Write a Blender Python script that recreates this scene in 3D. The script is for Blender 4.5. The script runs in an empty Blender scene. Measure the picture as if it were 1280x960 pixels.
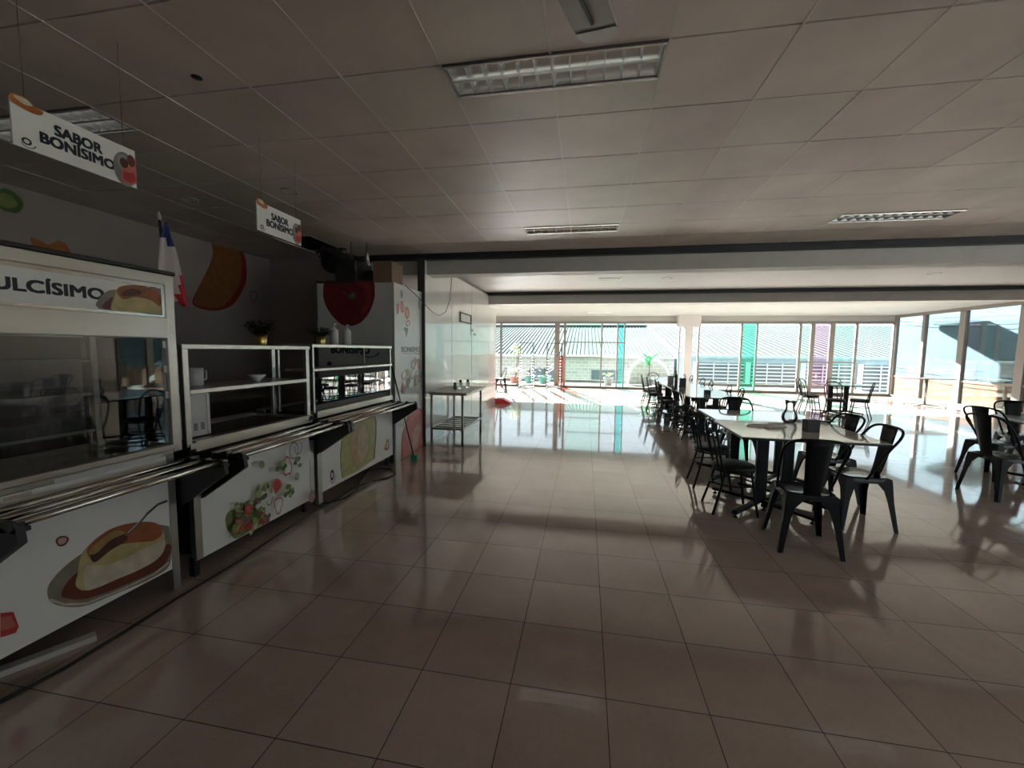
import bpy, math, random
from mathutils import Matrix, Vector
random.seed(4)
sc = bpy.context.scene
COL = sc.collection

# ------------------------------------------------------------------ camera, sky, sun, exposure
cam_d = bpy.data.cameras.new('camera'); cam = bpy.data.objects.new('camera', cam_d); COL.objects.link(cam)
cam_d.sensor_width = 36.0; cam_d.lens = 510.0 / 1280 * 36.0; cam_d.clip_start = 0.05; cam_d.clip_end = 300
PITCH, YAW, ROLL = 0.0822, -0.1766, 0.0120
def cam_axes(p, y, r):
    cy, sy = math.cos(y), math.sin(y)
    f = Vector((sy*math.cos(p), cy*math.cos(p), -math.sin(p)))
    a = Vector((cy, -sy, 0)); u = a.cross(f)
    return a*math.cos(r)+u*math.sin(r), -a*math.sin(r)+u*math.cos(r), f
_r, _u, _f = cam_axes(PITCH, YAW, ROLL)
mw = Matrix((( _r.x, _u.x, -_f.x, 0), (_r.y, _u.y, -_f.y, 0), (_r.z, _u.z, -_f.z, 1.65), (0, 0, 0, 1)))
cam.matrix_world = mw
sc.camera = cam
sc.view_settings.view_transform = 'Standard'; sc.view_settings.look = 'None'
sc.view_settings.gamma = 1.0; sc.view_settings.use_curve_mapping = False
sc.view_settings.exposure = 0.6
sc.cycles.max_bounces = 12; sc.cycles.diffuse_bounces = 7; sc.cycles.glossy_bounces = 6
sc.cycles.transparent_max_bounces = 16; sc.cycles.transmission_bounces = 6
sc.cycles.sample_clamp_indirect = 25.0; sc.cycles.use_denoising = True
sc.cycles.caustics_reflective = False; sc.cycles.caustics_refractive = False

SKY = 1.2
w = bpy.data.worlds.new('sky'); sc.world = w; w.use_nodes = True
bg = w.node_tree.nodes['Background']; bg.inputs[0].default_value = (0.80, 0.92, 1.0, 1); bg.inputs[1].default_value = SKY
sd = bpy.data.lights.new('sun', 'SUN'); sun = bpy.data.objects.new('sun', sd); COL.objects.link(sun)
sd.energy = 62.0; sd.color = (1.0, 0.985, 0.95); sd.angle = math.radians(0.7)
SUN_DIR = Vector((0.286, -1.0, -0.49)).normalized()
sun.rotation_euler = SUN_DIR.to_track_quat('-Z', 'Y').to_euler(); sun.location = (-6, 40, 20)

def portal(name, loc, rot, sx, sy):
    d = bpy.data.lights.new(name, 'AREA'); d.shape = 'RECTANGLE'; d.size = sx; d.size_y = sy; d.cycles.is_portal = True
    o = bpy.data.objects.new(name, d); COL.objects.link(o); o.location = loc; o.rotation_euler = rot
portal('window_portal_front', (3.2, 18.85, 1.5), (math.radians(-90), 0, 0), 17.6, 3.0)
portal('window_portal_side', (12.2, 15.6, 1.6), (0, math.radians(90), 0), 3.0, 6.1)
portal('window_portal_added_right', (12.3, 1.0, 1.65), (0, math.radians(90), 0), 3.1, 7.4)  # portal of the added right wall window, out of view
portal('window_portal_added_back', (7.7, -3.3, 1.65), (math.radians(90), 0, 0), 7.4, 3.1)  # portal of the added back wall window, out of view

# ------------------------------------------------------------------ materials
def mat(name, col, rough=0.5, metal=0.0, var=0.0, vscale=6.0, bump=0.0, bscale=60.0, coat=0.0, spec=0.5, stretch=None, alpha=None, trans=0.0, ior=None):
    m = bpy.data.materials.new(name); m.use_nodes = True; nt = m.node_tree; b = nt.nodes['Principled BSDF']
    c = tuple(col)+(1,)
    b.inputs['Base Color'].default_value = c; b.inputs['Roughness'].default_value = rough; b.inputs['Metallic'].default_value = metal
    b.inputs['Specular IOR Level'].default_value = spec; b.inputs['Coat Weight'].default_value = coat
    b.inputs['Transmission Weight'].default_value = trans
    if ior: b.inputs['IOR'].default_value = ior
    tc = nt.nodes.new('ShaderNodeTexCoord')
    mp = nt.nodes.new('ShaderNodeMapping'); nt.links.new(tc.outputs['Object'], mp.inputs[0])
    if stretch: mp.inputs['Scale'].default_value = stretch
    if var > 0:
        n = nt.nodes.new('ShaderNodeTexNoise'); n.inputs['Scale'].default_value = vscale; n.inputs['Detail'].default_value = 5
        nt.links.new(mp.outputs[0], n.inputs['Vector'])
        r = nt.nodes.new('ShaderNodeValToRGB'); r.color_ramp.elements[0].position = .3; r.color_ramp.elements[1].position = .7
        r.color_ramp.elements[0].color = tuple(max(0, x*(1-var)) for x in col)+(1,); r.color_ramp.elements[1].color = tuple(min(1, x*(1+var)) for x in col)+(1,)
        nt.links.new(n.outputs['Fac'], r.inputs[0]); nt.links.new(r.outputs[0], b.inputs['Base Color'])
    if bump > 0:
        n = nt.nodes.new('ShaderNodeTexNoise'); n.inputs['Scale'].default_value = bscale; n.inputs['Detail'].default_value = 3
        nt.links.new(mp.outputs[0], n.inputs['Vector'])
        bp = nt.nodes.new('ShaderNodeBump'); bp.inputs['Strength'].default_value = bump; bp.inputs['Distance'].default_value = .01
        nt.links.new(n.outputs['Fac'], bp.inputs['Height']); nt.links.new(bp.outputs[0], b.inputs['Normal'])
    return m
def glass(name, tint=(1, 1, 1), refl=1.0, base=0.04):
    m = bpy.data.materials.new(name); m.use_nodes = True; nt = m.node_tree; nt.nodes.clear()
    o = nt.nodes.new('ShaderNodeOutputMaterial'); mx = nt.nodes.new('ShaderNodeMixShader')
    t = nt.nodes.new('ShaderNodeBsdfTransparent'); t.inputs[0].default_value = tuple(tint)+(1,)
    g = nt.nodes.new('ShaderNodeBsdfGlossy'); g.inputs['Roughness'].default_value = 0.01
    f = nt.nodes.new('ShaderNodeFresnel'); f.inputs[0].default_value = 1.5
    k = nt.nodes.new('ShaderNodeMath'); k.operation = 'MULTIPLY'; k.inputs[1].default_value = refl; k.use_clamp = True
    nt.links.new(f.outputs[0], k.inputs[0]); nt.links.new(k.outputs[0], mx.inputs[0])
    nt.links.new(t.outputs[0], mx.inputs[1]); nt.links.new(g.outputs[0], mx.inputs[2]); nt.links.new(mx.outputs[0], o.inputs[0])
    return m
def floor_material():
    m = bpy.data.materials.new('floor_tile'); m.use_nodes = True; nt = m.node_tree; b = nt.nodes['Principled BSDF']; L = nt.links
    tc = nt.nodes.new('ShaderNodeTexCoord')
    sub = nt.nodes.new('ShaderNodeVectorMath'); sub.operation = 'SUBTRACT'; sub.inputs[1].default_value = (-1.2494, 2.8079, 0)
    div = nt.nodes.new('ShaderNodeVectorMath'); div.operation = 'DIVIDE'; div.inputs[1].default_value = (.46336, .46892, 1)
    L.new(tc.outputs['Object'], sub.inputs[0]); L.new(sub.outputs[0], div.inputs[0])
    fr = nt.nodes.new('ShaderNodeVectorMath'); fr.operation = 'FRACTION'; L.new(div.outputs[0], fr.inputs[0])
    fl = nt.nodes.new('ShaderNodeVectorMath'); fl.operation = 'FLOOR'; L.new(div.outputs[0], fl.inputs[0])
    sx = nt.nodes.new('ShaderNodeSeparateXYZ'); L.new(fr.outputs[0], sx.inputs[0])
    def edge(out):
        a = nt.nodes.new('ShaderNodeMath'); a.operation = 'SUBTRACT'; a.inputs[1].default_value = .5; L.new(out, a.inputs[0])
        c = nt.nodes.new('ShaderNodeMath'); c.operation = 'ABSOLUTE'; L.new(a.outputs[0], c.inputs[0])
        d = nt.nodes.new('ShaderNodeMath'); d.operation = 'GREATER_THAN'; d.inputs[1].default_value = .5-.0048; L.new(c.outputs[0], d.inputs[0])
        return d.outputs[0]
    mxm = nt.nodes.new('ShaderNodeMath'); mxm.operation = 'MAXIMUM'; L.new(edge(sx.outputs[0]), mxm.inputs[0]); L.new(edge(sx.outputs[1]), mxm.inputs[1])
    wn = nt.nodes.new('ShaderNodeTexWhiteNoise'); wn.noise_dimensions = '2D'; L.new(fl.outputs[0], wn.inputs['Vector'])
    n = nt.nodes.new('ShaderNodeTexNoise'); n.inputs['Scale'].default_value = 2.2; n.inputs['Detail'].default_value = 8; n.inputs['Roughness'].default_value = .65
    L.new(tc.outputs['Object'], n.inputs['Vector'])
    n2 = nt.nodes.new('ShaderNodeTexNoise'); n2.inputs['Scale'].default_value = 45; n2.inputs['Detail'].default_value = 3; L.new(tc.outputs['Object'], n2.inputs['Vector'])
    ad = nt.nodes.new('ShaderNodeMath'); ad.operation = 'MULTIPLY_ADD'; ad.inputs[1].default_value = .35; L.new(wn.outputs['Value'], ad.inputs[0]); L.new(n.outputs['Fac'], ad.inputs[2])
    ad2 = nt.nodes.new('ShaderNodeMath'); ad2.operation = 'MULTIPLY_ADD'; ad2.inputs[1].default_value = .3; L.new(n2.outputs['Fac'], ad2.inputs[0]); L.new(ad.outputs[0], ad2.inputs[2])
    r = nt.nodes.new('ShaderNodeValToRGB'); e = r.color_ramp.elements
    e[0].position = .45; e[0].color = FLOOR_A; e[1].position = 1.1 if False else 1.0; e[1].color = FLOOR_B
    L.new(ad2.outputs[0], r.inputs[0])
    mix = nt.nodes.new('ShaderNodeMix'); mix.data_type = 'RGBA'; L.new(mxm.outputs[0], mix.inputs[0]); L.new(r.outputs[0], mix.inputs[6]); mix.inputs[7].default_value = (.035, .022, .017, 1)
    L.new(mix.outputs[2], b.inputs['Base Color'])
    ro = nt.nodes.new('ShaderNodeMapRange'); ro.inputs[3].default_value = .05; ro.inputs[4].default_value = .13; L.new(n.outputs['Fac'], ro.inputs[0])
    ro2 = nt.nodes.new('ShaderNodeMath'); ro2.operation = 'MULTIPLY_ADD'; ro2.inputs[1].default_value = .6; L.new(mxm.outputs[0], ro2.inputs[0]); L.new(ro.outputs[0], ro2.inputs[2])
    L.new(ro2.outputs[0], b.inputs['Roughness'])
    b.inputs['Specular IOR Level'].default_value = .62
    b.inputs['Coat Weight'].default_value = .7; b.inputs['Coat Roughness'].default_value = .035
    return m
def brick_material(name, c1, c2, mortar, scale, bw=.5, rh=.25):
    m = bpy.data.materials.new(name); m.use_nodes = True; nt = m.node_tree; b = nt.nodes['Principled BSDF']
    tc = nt.nodes.new('ShaderNodeTexCoord'); sp = nt.nodes.new('ShaderNodeSeparateXYZ'); cb = nt.nodes.new('ShaderNodeCombineXYZ')
    nt.links.new(tc.outputs['Object'], sp.inputs[0]); nt.links.new(sp.outputs[0], cb.inputs[0]); nt.links.new(sp.outputs[2], cb.inputs[1])
    t = nt.nodes.new('ShaderNodeTexBrick'); t.inputs['Color1'].default_value = c1+(1,); t.inputs['Color2'].default_value = c2+(1,); t.inputs['Mortar'].default_value = mortar+(1,)
    t.inputs['Scale'].default_value = scale; t.inputs['Brick Width'].default_value = bw; t.inputs['Row Height'].default_value = rh; t.inputs['Mortar Size'].default_value = .018
    nt.links.new(cb.outputs[0], t.inputs['Vector']); nt.links.new(t.outputs['Color'], b.inputs['Base Color']); b.inputs['Roughness'].default_value = .85
    return m
FLOOR_A = (.43, .345, .305, 1); FLOOR_B = (.56, .465, .42, 1)
MAT = {}
MAT['floor'] = floor_material()
MAT['tile'] = mat('ceiling_tile', (.70, .625, .575), .5, var=.12, vscale=1.6, bump=.15, bscale=160)
MAT['tile2'] = mat('ceiling_tile_b', (.66, .62, .565), .5, var=.12, vscale=1.6, bump=.15, bscale=160)
MAT['tile3'] = mat('ceiling_tile_c', (.67, .585, .555), .5, var=.12, vscale=1.6, bump=.15, bscale=160)
MAT['tbar'] = mat('ceiling_bar', (.70, .67, .63), .3)
MAT['black'] = mat('black_void', (.012, .012, .012), .7)
MAT['plaster'] = mat('white_plaster', (.46, .455, .455), .55, var=.04, vscale=1.0)
MAT['beam'] = mat('beam_paint', (.52, .51, .48), .6, var=.05)
MAT['wallk'] = mat('kitchen_wall_paint', (.38, .345, .325), .55, var=.08, vscale=1.5)
MAT['wallb'] = mat('rear_wall_paint', (.74, .70, .66), .6, var=.05)
MAT['stripe'] = mat('beam_dark_band', (.02, .022, .026), .4)
MAT['panelw'] = mat('white_wall_panel', (.86, .86, .84), .2, var=.04, vscale=2, coat=.7)
MAT['alu'] = mat('window_aluminium', (.17, .155, .14), .6)
MAT['glass'] = glass('window_glass', (.95, .975, .97), .6)
MAT['glass_green'] = glass('green_glass', (.50, .93, .78))
MAT['glass_cyan'] = glass('cyan_glass', (.50, .88, .88))
MAT['glass_pink'] = glass('pink_glass', (.93, .76, .84))
MAT['glass_red'] = glass('red_glass', (.95, .42, .36))
MAT['glass_mint'] = glass('mint_glass', (.87, .97, .92))
MAT['glass_case'] = glass('case_glass', (.85, .88, .88), 1.3)
MAT['steel'] = mat('stainless_steel', (.60, .57, .52), .33, metal=1.0, var=.12, vscale=5, stretch=(1, .15, 1))
MAT['steel_hi'] = mat('polished_steel_tube', (.66, .62, .56), .2, metal=1.0, var=.1, vscale=9)
MAT['steel_dull'] = mat('brushed_steel', (.40, .39, .36), .4, metal=.85, var=.1)
MAT['darkbody'] = mat('dark_body', (.018, .017, .016), .5)
MAT['bracket'] = mat('black_bracket', (.02, .02, .022), .45)
MAT['print_w'] = mat('white_print', (.84, .86, .84), .35, var=.02)
MAT['text'] = mat('print_text', (.015, .018, .03), .5)
MAT['chair'] = mat('black_metal', (.004, .0042, .005), .5, var=.2, vscale=8, spec=.3)
MAT['chair_seat'] = mat('black_seat', (.01, .01, .012), .25, coat=.3)
MAT['vinyl'] = mat('black_vinyl', (.012, .013, .014), .5, bump=.1)
MAT['ttop'] = mat('cream_tabletop', (.86, .84, .77), .16, var=.05, vscale=3, coat=1.0, spec=.9)
MAT['ttopg'] = mat('grey_tabletop', (.36, .38, .36), .15, var=.05, vscale=3, coat=.6)
MAT['tedge'] = mat('dark_edge', (.03, .028, .026), .5)
MAT['lampm'] = mat('lamp_reflector', (.92, .93, .92), .16, metal=1.0)
MAT['lampw'] = mat('lamp_housing', (.35, .35, .34), .4, metal=.6)
MAT['tubew'] = mat('fluorescent_tube', (.85, .87, .87), .25)
MAT['white'] = mat('white_plastic', (.68, .68, .66), .35)
MAT['fanw'] = mat('fan_plastic', (.40, .38, .35), .4)
MAT['grey'] = mat('grey_plastic', (.25, .25, .25), .5)
MAT['gold'] = mat('brass_pot', (.72, .54, .20), .28, metal=1.0)
MAT['leaf'] = mat('dark_leaf', (.035, .065, .025), .5, var=.4, vscale=20)
MAT['leaf_b'] = mat('banana_leaf', (.10, .42, .20), .45, var=.3, vscale=4)
MAT['leaf_y'] = mat('yellow_green_leaf', (.45, .55, .10), .5, var=.3, vscale=6)
MAT['soil'] = mat('soil', (.05, .035, .025), .9)
MAT['card'] = mat('cardboard', (.22, .15, .10), .8, var=.15)
MAT['junk'] = mat('dark_machinery', (.02, .018, .016), .5, var=.4, vscale=12)
MAT['rubber'] = mat('black_rubber', (.015, .013, .012), .55)
MAT['wire'] = mat('grey_wire', (.06, .06, .06), .5)
MAT['greenp'] = mat('green_plastic', (.05, .42, .20), .4)
MAT['redp'] = mat('red_plastic', (.70, .06, .07), .35)
MAT['blue'] = mat('flag_blue', (.015, .03, .14), .8)
MAT['fwhite'] = mat('flag_white', (.55, .50, .50), .8)
MAT['fred'] = mat('flag_red', (.50, .015, .025), .8)
MAT['pot_pink'] = mat('terracotta_pot', (.62, .28, .22), .7)
MAT['pot_teal'] = mat('teal_pot', (.22, .55, .50), .6)
MAT['pot_grey'] = mat('grey_pot', (.35, .38, .37), .7)
MAT['bluew'] = mat('blue_facade', (.42, .60, .68), .7, var=.06)
MAT['whitew'] = mat('white_frame_paint', (.75, .80, .80), .6)
MAT['darkw'] = mat('dark_window_opening', (.10, .16, .20), .3)
MAT['block'] = brick_material('block_wall', (.56, .57, .55), (.44, .45, .44), (.70, .71, .69), 1.0, .42, .21)
MAT['roofm'] = mat('roof_metal', (.17, .21, .205), .95, var=.08, vscale=.6, spec=0)
MAT['roofd'] = mat('roof_rib_shade_and_cap', (.05, .065, .065), .9, spec=0)  # shading of the rib sides put into the colour; ridge cap shares it
MAT['terrace'] = mat('terrace_concrete', (.22, .22, .205), .95, var=.08, spec=0)
MAT['orange'] = mat('orange_paint', (.30, .17, .095), .8, var=.04)
MAT['azure'] = mat('azure_paint', (.08, .17, .23), .8, var=.04)
MAT['clear'] = mat('clear_glass_jug', (.95, .98, .97), .02, trans=1.0, ior=1.45)
MAT['cloth'] = mat('grey_napkin', (.84, .81, .78), .85, var=.1)
MAT['paper'] = mat('white_paper', (.70, .69, .66), .7)
def pc(name, c): MAT[name] = mat('print_'+name, c, .4, var=.18, vscale=14); return name
pc('p_plate', (.24, .22, .17)); pc('p_sauce', (.16, .035, .02)); pc('p_flan', (.50, .42, .20)); pc('p_flan_d', (.36, .24, .08)); pc('p_caramel', (.32, .10, .035))
pc('p_hole', (.08, .03, .02)); pc('p_spoon', (.10, .10, .09)); pc('p_spoon_l', (.6, .6, .58)); pc('p_red', (.48, .05, .045)); pc('p_red_l', (.55, .16, .13))
pc('p_green', (.07, .16, .035)); pc('p_green_l', (.33, .42, .16)); pc('p_olive', (.24, .30, .10)); pc('p_dk', (.03, .035, .03)); pc('p_orange', (.42, .15, .035)); pc('p_peach', (.26, .105, .035))
pc('p_skin', (.24, .028, .016)); pc('p_avo', (.45, .46, .20)); pc('p_pit', (.58, .48, .34)); pc('p_pit_s', (.52, .36, .22)); pc('p_tom', (.16, .012, .016)); pc('p_tom_l', (.24, .03, .03)); pc('p_pink', (.58, .20, .18))
pc('p_pinkl', (.62, .40, .36)); pc('p_cream', (.60, .54, .42)); pc('p_grey', (.22, .22, .21)); pc('p_purple', (.20, .11, .13)); pc('p_lblue', (.28, .32, .33))

# ------------------------------------------------------------------ mesh builder
class MB:
    def __init__(s): s.v = []; s.f = []; s.m = []; s.s = []
    def add(s, vs, fs, m=0, smooth=False):
        n = len(s.v); s.v += [tuple(p) for p in vs]
        for f in fs: s.f.append([i+n for i in f]); s.m.append(m); s.s.append(smooth)
        return s
    def box(s, x0, x1, y0, y1, z0, z1, m=0):
        vs = [(x, y, z) for z in (z0, z1) for y in (y0, y1) for x in (x0, x1)]
        return s.add(vs, [(0,2,3,1), (4,5,7,6), (0,1,5,4), (2,6,7,3), (0,4,6,2), (1,3,7,5)], m)
    def bbox(s, x0, x1, y0, y1, z0, z1, b=.004, m=0):       # box with chamfered edges
        b = min(b, (x1-x0)/2.2, (y1-y0)/2.2, (z1-z0)/2.2)
        c = ((x0+x1)/2, (y0+y1)/2, (z0+z1)/2); h = ((x1-x0)/2, (y1-y0)/2, (z1-z0)/2)
        vs = []; idx = {}
        for a in range(3):
            for sx in (-1, 1):
                for sy in (-1, 1):
                    for sz in (-1, 1):
                        q = [sx*(h[0]-b), sy*(h[1]-b), sz*(h[2]-b)]; q[a] += (sx, sy, sz)[a]*b
                        idx[(a, sx, sy, sz)] = len(vs); vs.append((c[0]+q[0], c[1]+q[1], c[2]+q[2]))
        fs = []
        for a in range(3):
            o = [k for k in range(3) if k != a]
            for sg in (-1, 1):
                ring = []
                for (p, q) in ((-1,-1), (1,-1), (1,1), (-1,1)):
                    k = [0,0,0]; k[a] = sg; k[o[0]] = p; k[o[1]] = q; ring.append(idx[(a,)+tuple(k)])
                if (sg > 0) == (a == 1): ring.reverse()
                fs.append(ring)
        for a in range(3):                                   # edges along axis a
            o = [k for k in range(3) if k != a]
            for p in (-1, 1):
                for q in (-1, 1):
                    def K(ax, e):
                        k = [0,0,0]; k[a] = e; k[o[0]] = p; k[o[1]] = q; return idx[(ax,)+tuple(k)]
                    fs.append([K(o[0], -1), K(o[0], 1), K(o[1], 1), K(o[1], -1)])
        for sx in (-1, 1):
            for sy in (-1, 1):
                for sz in (-1, 1): fs.append([idx[(a, sx, sy, sz)] for a in range(3)])
        return s.add(vs, fs, m)
    def bar(s, p, q, w, h, m=0, up=(0, 0, 1), w2=None, h2=None):
        p, q = Vector(p), Vector(q); d = (q-p).normalized(); a = d.cross(Vector(up))
        if a.length < 1e-4: a = d.cross(Vector((0, 1, 0)))
        a.normalize(); b = a.cross(d); w2 = w if w2 is None else w2; h2 = h if h2 is None else h2
        vs = [p+a*i*w/2+b*j*h/2 for i, j in ((-1,-1), (1,-1), (1,1), (-1,1))]+[q+a*i*w2/2+b*j*h2/2 for i, j in ((-1,-1), (1,-1), (1,1), (-1,1))]
        return s.add(vs, [(0,3,2,1), (4,5,6,7), (0,1,5,4), (1,2,6,5), (2,3,7,6), (3,0,4,7)], m)
    def tube(s, pts, r, n=8, m=0, closed=False, cap=True):
        pts = [Vector(p) for p in pts]; N = len(pts); rs = r if isinstance(r, (list, tuple)) else [r]*N
        vs = []; prev = None
        for i, p in enumerate(pts):
            if closed: t = (pts[(i+1) % N]-pts[i-1]).normalized()
            else: t = (pts[min(i+1, N-1)]-pts[max(i-1, 0)]).normalized()
            if prev is None:
                a = t.cross(Vector((0, 0, 1)));
                if a.length < .05: a = t.cross(Vector((1, 0, 0)))
            else: a = prev-t*prev.dot(t)
            a.normalize(); b = t.cross(a); prev = a
            for k in range(n):
                g = 2*math.pi*k/n; vs.append(p+(a*math.cos(g)+b*math.sin(g))*rs[i])
        fs = []
        for i in range(N if closed else N-1):
            j = (i+1) % N
            for k in range(n): fs.append((i*n+k, i*n+(k+1) % n, j*n+(k+1) % n, j*n+k))
        s.add(vs, fs, m, True)
        if cap and not closed:
            b0 = len(s.v)-len(vs); s.f += [[b0+k for k in reversed(range(n))], [b0+(N-1)*n+k for k in range(n)]]; s.m += [m, m]; s.s += [False, False]
        return s
    def lathe(s, prof, c=(0, 0, 0), n=24, m=0, ax='z', smooth=True):
        vs = []
        for r, z in prof:
            for k in range(n):
                g = 2*math.pi*k/n
                if ax == 'z': vs.append((c[0]+r*math.cos(g), c[1]+r*math.sin(g), c[2]+z))
                elif ax == 'x': vs.append((c[0]+z, c[1]+r*math.cos(g), c[2]+r*math.sin(g)))
                else: vs.append((c[0]+r*math.sin(g), c[1]+z, c[2]+r*math.cos(g)))
        fs = [(i*n+k, i*n+(k+1) % n, (i+1)*n+(k+1) % n, (i+1)*n+k) for i in range(len(prof)-1) for k in range(n)]
        return s.add(vs, fs, m, smooth)
    def prism(s, poly, a, b, axis='y', m=0):                # poly in the two other axes, extruded a..b
        n = len(poly)
        def P(p, t): return {'x': (t, p[0], p[1]), 'y': (p[0], t, p[1]), 'z': (p[0], p[1], t)}[axis]
        vs = [P(p, a) for p in poly]+[P(p, b) for p in poly]
        return s.add(vs, [list(range(n))[::-1], [n+i for i in range(n)]]+[[i, (i+1) % n, n+(i+1) % n, n+i] for i in range(n)], m)
    def build(s, name, mats, parent=None, loc=None, rz=0, smooth_angle=None):
        me = bpy.data.meshes.new(name); me.from_pydata(s.v, [], s.f)
        if isinstance(mats, str): mats = [mats]
        for k in mats: me.materials.append(MAT[k])
        me.polygons.foreach_set('material_index', [min(i, len(mats)-1) for i in s.m]); me.polygons.foreach_set('use_smooth', s.s)
        me.update()
        import bmesh as _b
        bm = _b.new(); bm.from_mesh(me)
        if not getattr(s, 'flat', False): _b.ops.recalc_face_normals(bm, faces=bm.faces)
        bm.to_mesh(me); bm.free()
        o = bpy.data.objects.new(name, me); COL.objects.link(o)
        if parent: o.parent = parent
        if loc: o.location = loc
        o.rotation_euler.z = rz
        return o
def tag(o, label=None, cat=None, group=None, kind=None):
    if label: o['label'] = label
    if cat: o['category'] = cat
    if group: o['group'] = group
    if kind: o['kind'] = kind
    return o
def thing(name, label, cat, loc=(0, 0, 0), rz=0, group=None, kind=None):
    o = bpy.data.objects.new(name, None); COL.objects.link(o); o.location = loc; o.rotation_euler.z = rz; o.empty_display_size = .1
    return tag(o, label, cat, group, kind)
def copy_tree(o, parent=None):
    c = o.copy(); COL.objects.link(c); c.parent = parent
    for ch in list(o.children): copy_tree(ch, c)
    return c
def place(o, loc, rz, label=None, group=None):
    o.location = loc; o.rotation_euler.z = rz
    if label: o['label'] = label
    if group: o['group'] = group
    return o
# drawings on flat surfaces: a Sheet maps (u, v) to a plane; every layer lies 0.8 mm over the last
class Sheet:
    def __init__(s, mb, axis, pos, sgn=1, mats=None): s.mb = mb; s.axis = axis; s.pos = pos; s.sgn = sgn; s.k = 1; s.mats = mats; mb.flat = True
    def P(s, u, v, k=None):
        d = s.pos+s.sgn*.0008*(s.k if k is None else k)
        return (d, u, v) if s.axis == 'x' else (u, d, v)
    def mi(s, name):
        if name not in s.mats: s.mats.append(name)
        return s.mats.index(name)
    def poly(s, pts, name, up=1):
        s.k += up*.25; s.mb.add([s.P(u, v) for u, v in pts], [list(range(len(pts)))], s.mi(name)); return s
    def smooth(s, pts, name, sub=5):
        out = []; n = len(pts)
        for i in range(n):
            p0, p1, p2, p3 = [pts[(i+j-1) % n] for j in range(4)]
            for k in range(sub):
                t = k/sub
                out.append(tuple(.5*((2*p1[a])+(-p0[a]+p2[a])*t+(2*p0[a]-5*p1[a]+4*p2[a]-p3[a])*t*t+(-p0[a]+3*p1[a]-3*p2[a]+p3[a])*t**3) for a in (0, 1)))
        return s.poly(out, name)
    def ell(s, u, v, ru, rv, name, rot=0, n=22, wob=0, seed=0):
        rr = random.Random(seed); w_ = [1+rr.uniform(-wob, wob) for _ in range(n)]
        pts = [(u+ru*w_[i]*math.cos(2*math.pi*i/n)*math.cos(rot)-rv*w_[i]*math.sin(2*math.pi*i/n)*math.sin(rot), v+ru*w_[i]*math.cos(2*math.pi*i/n)*math.sin(rot)+rv*w_[i]*math.sin(2*math.pi*i/n)*math.cos(rot)) for i in range(n)]
        return s.poly(pts, name)
    def ring(s, u, v, ru, rv, w_, name, rot=0, a0=0, a1=360, n=20):
        s.k += .25; vs = []
        for i in range(n+1):
            g = math.radians(a0+(a1-a0)*i/n)
            for q in (1, 1-w_):
                x, y = ru*q*math.cos(g), rv*q*math.sin(g); vs.append(s.P(u+x*math.cos(rot)-y*math.sin(rot), v+x*math.sin(rot)+y*math.cos(rot)))
        s.mb.add(vs, [(2*i, 2*i+1, 2*i+3, 2*i+2) for i in range(n)], s.mi(name)); return s
    def line(s, pts, w_, name):
        s.k += .25; vs = []
        for i, (u, v) in enumerate(pts):
            a = pts[max(i-1, 0)]; b = pts[min(i+1, len(pts)-1)]; dx, dy = b[0]-a[0], b[1]-a[1]; L = math.hypot(dx, dy) or 1
            vs += [s.P(u-dy/L*w_/2, v+dx/L*w_/2), s.P(u+dy/L*w_/2, v-dx/L*w_/2)]
        s.mb.add(vs, [(2*i, 2*i+1, 2*i+3, 2*i+2) for i in range(len(pts)-1)], s.mi(name)); return s
    def text(s, txt, u0, u1, v0, v1, name, bold=.02, skew=0):
        cu = bpy.data.curves.new('t', 'FONT'); cu.body = txt; cu.size = 1; cu.offset = 0.0; cu.resolution_u = 3
        o = bpy.data.objects.new('t', cu); COL.objects.link(o); dg = bpy.context.evaluated_depsgraph_get(); dg.update()
        me = bpy.data.meshes.new_from_object(o.evaluated_get(dg))
        xs = [p.co.x for p in me.vertices]; ys = [p.co.y for p in me.vertices]; x0, x1, y0 = min(xs), max(xs), 0.0
        y1 = .73
        for du, dv in ((-1, -1), (0, 0), (1, 1), (-1, 1), (1, -1)):
            s.k += .1; ee = (bold+.05)*.75*(v1-v0)
            s.mb.add([s.P(u0+(p.co.x-x0)/(x1-x0)*(u1-u0)+du*ee, v0+(p.co.y-y0)/(y1-y0)*(v1-v0)+dv*ee*.7) for p in me.vertices], [list(p.vertices) for p in me.polygons], s.mi(name))
        bpy.data.objects.remove(o); bpy.data.meshes.remove(me); return s
MAT['coldw'] = mat('cold_room_panel', (.66, .69, .68), .3, var=.03, coat=.3)
MAT['mirror_glass'] = glass('sneeze_guard_glass', (.5, .52, .53), 6.0)
MAT['rackm'] = mat('rack_metal', (.035, .035, .033), .6)
MAT['jugglass'] = glass('carafe_glass', (.95, .97, .97), 1.6)
MAT['ground'] = mat('outside_ground', (.42, .40, .37), .95, var=.08, spec=.1)
MAT['fantip'] = mat('fan_blade_tip', (.66, .65, .62), .4)
MAT['tube_lit'] = mat('lit_fluorescent_tube', (.85, .87, .87), .25)
_b = MAT['tube_lit'].node_tree.nodes['Principled BSDF']; _b.inputs['Emission Color'].default_value = (1, .98, .93, 1); _b.inputs['Emission Strength'].default_value = 1.35
MAT['plasterf'] = mat('far_plaster_dimmed', (.29, .295, .285), .6, var=.04, vscale=1.0)  # same plaster, colour darkened against the strong light near the windows

# ------------------------------------------------------------------ room shell
XL, XR, YF, YB, CZ = -5.6, 12.05, 18.7, -3.0, 3.2065
def struct(mb, name, mats): return tag(mb.build(name, mats), kind='structure')
struct(MB().box(XL-.1, XR+.1, YB-.1, YF+.12, -.15, 0), 'floor', 'floor')
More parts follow.
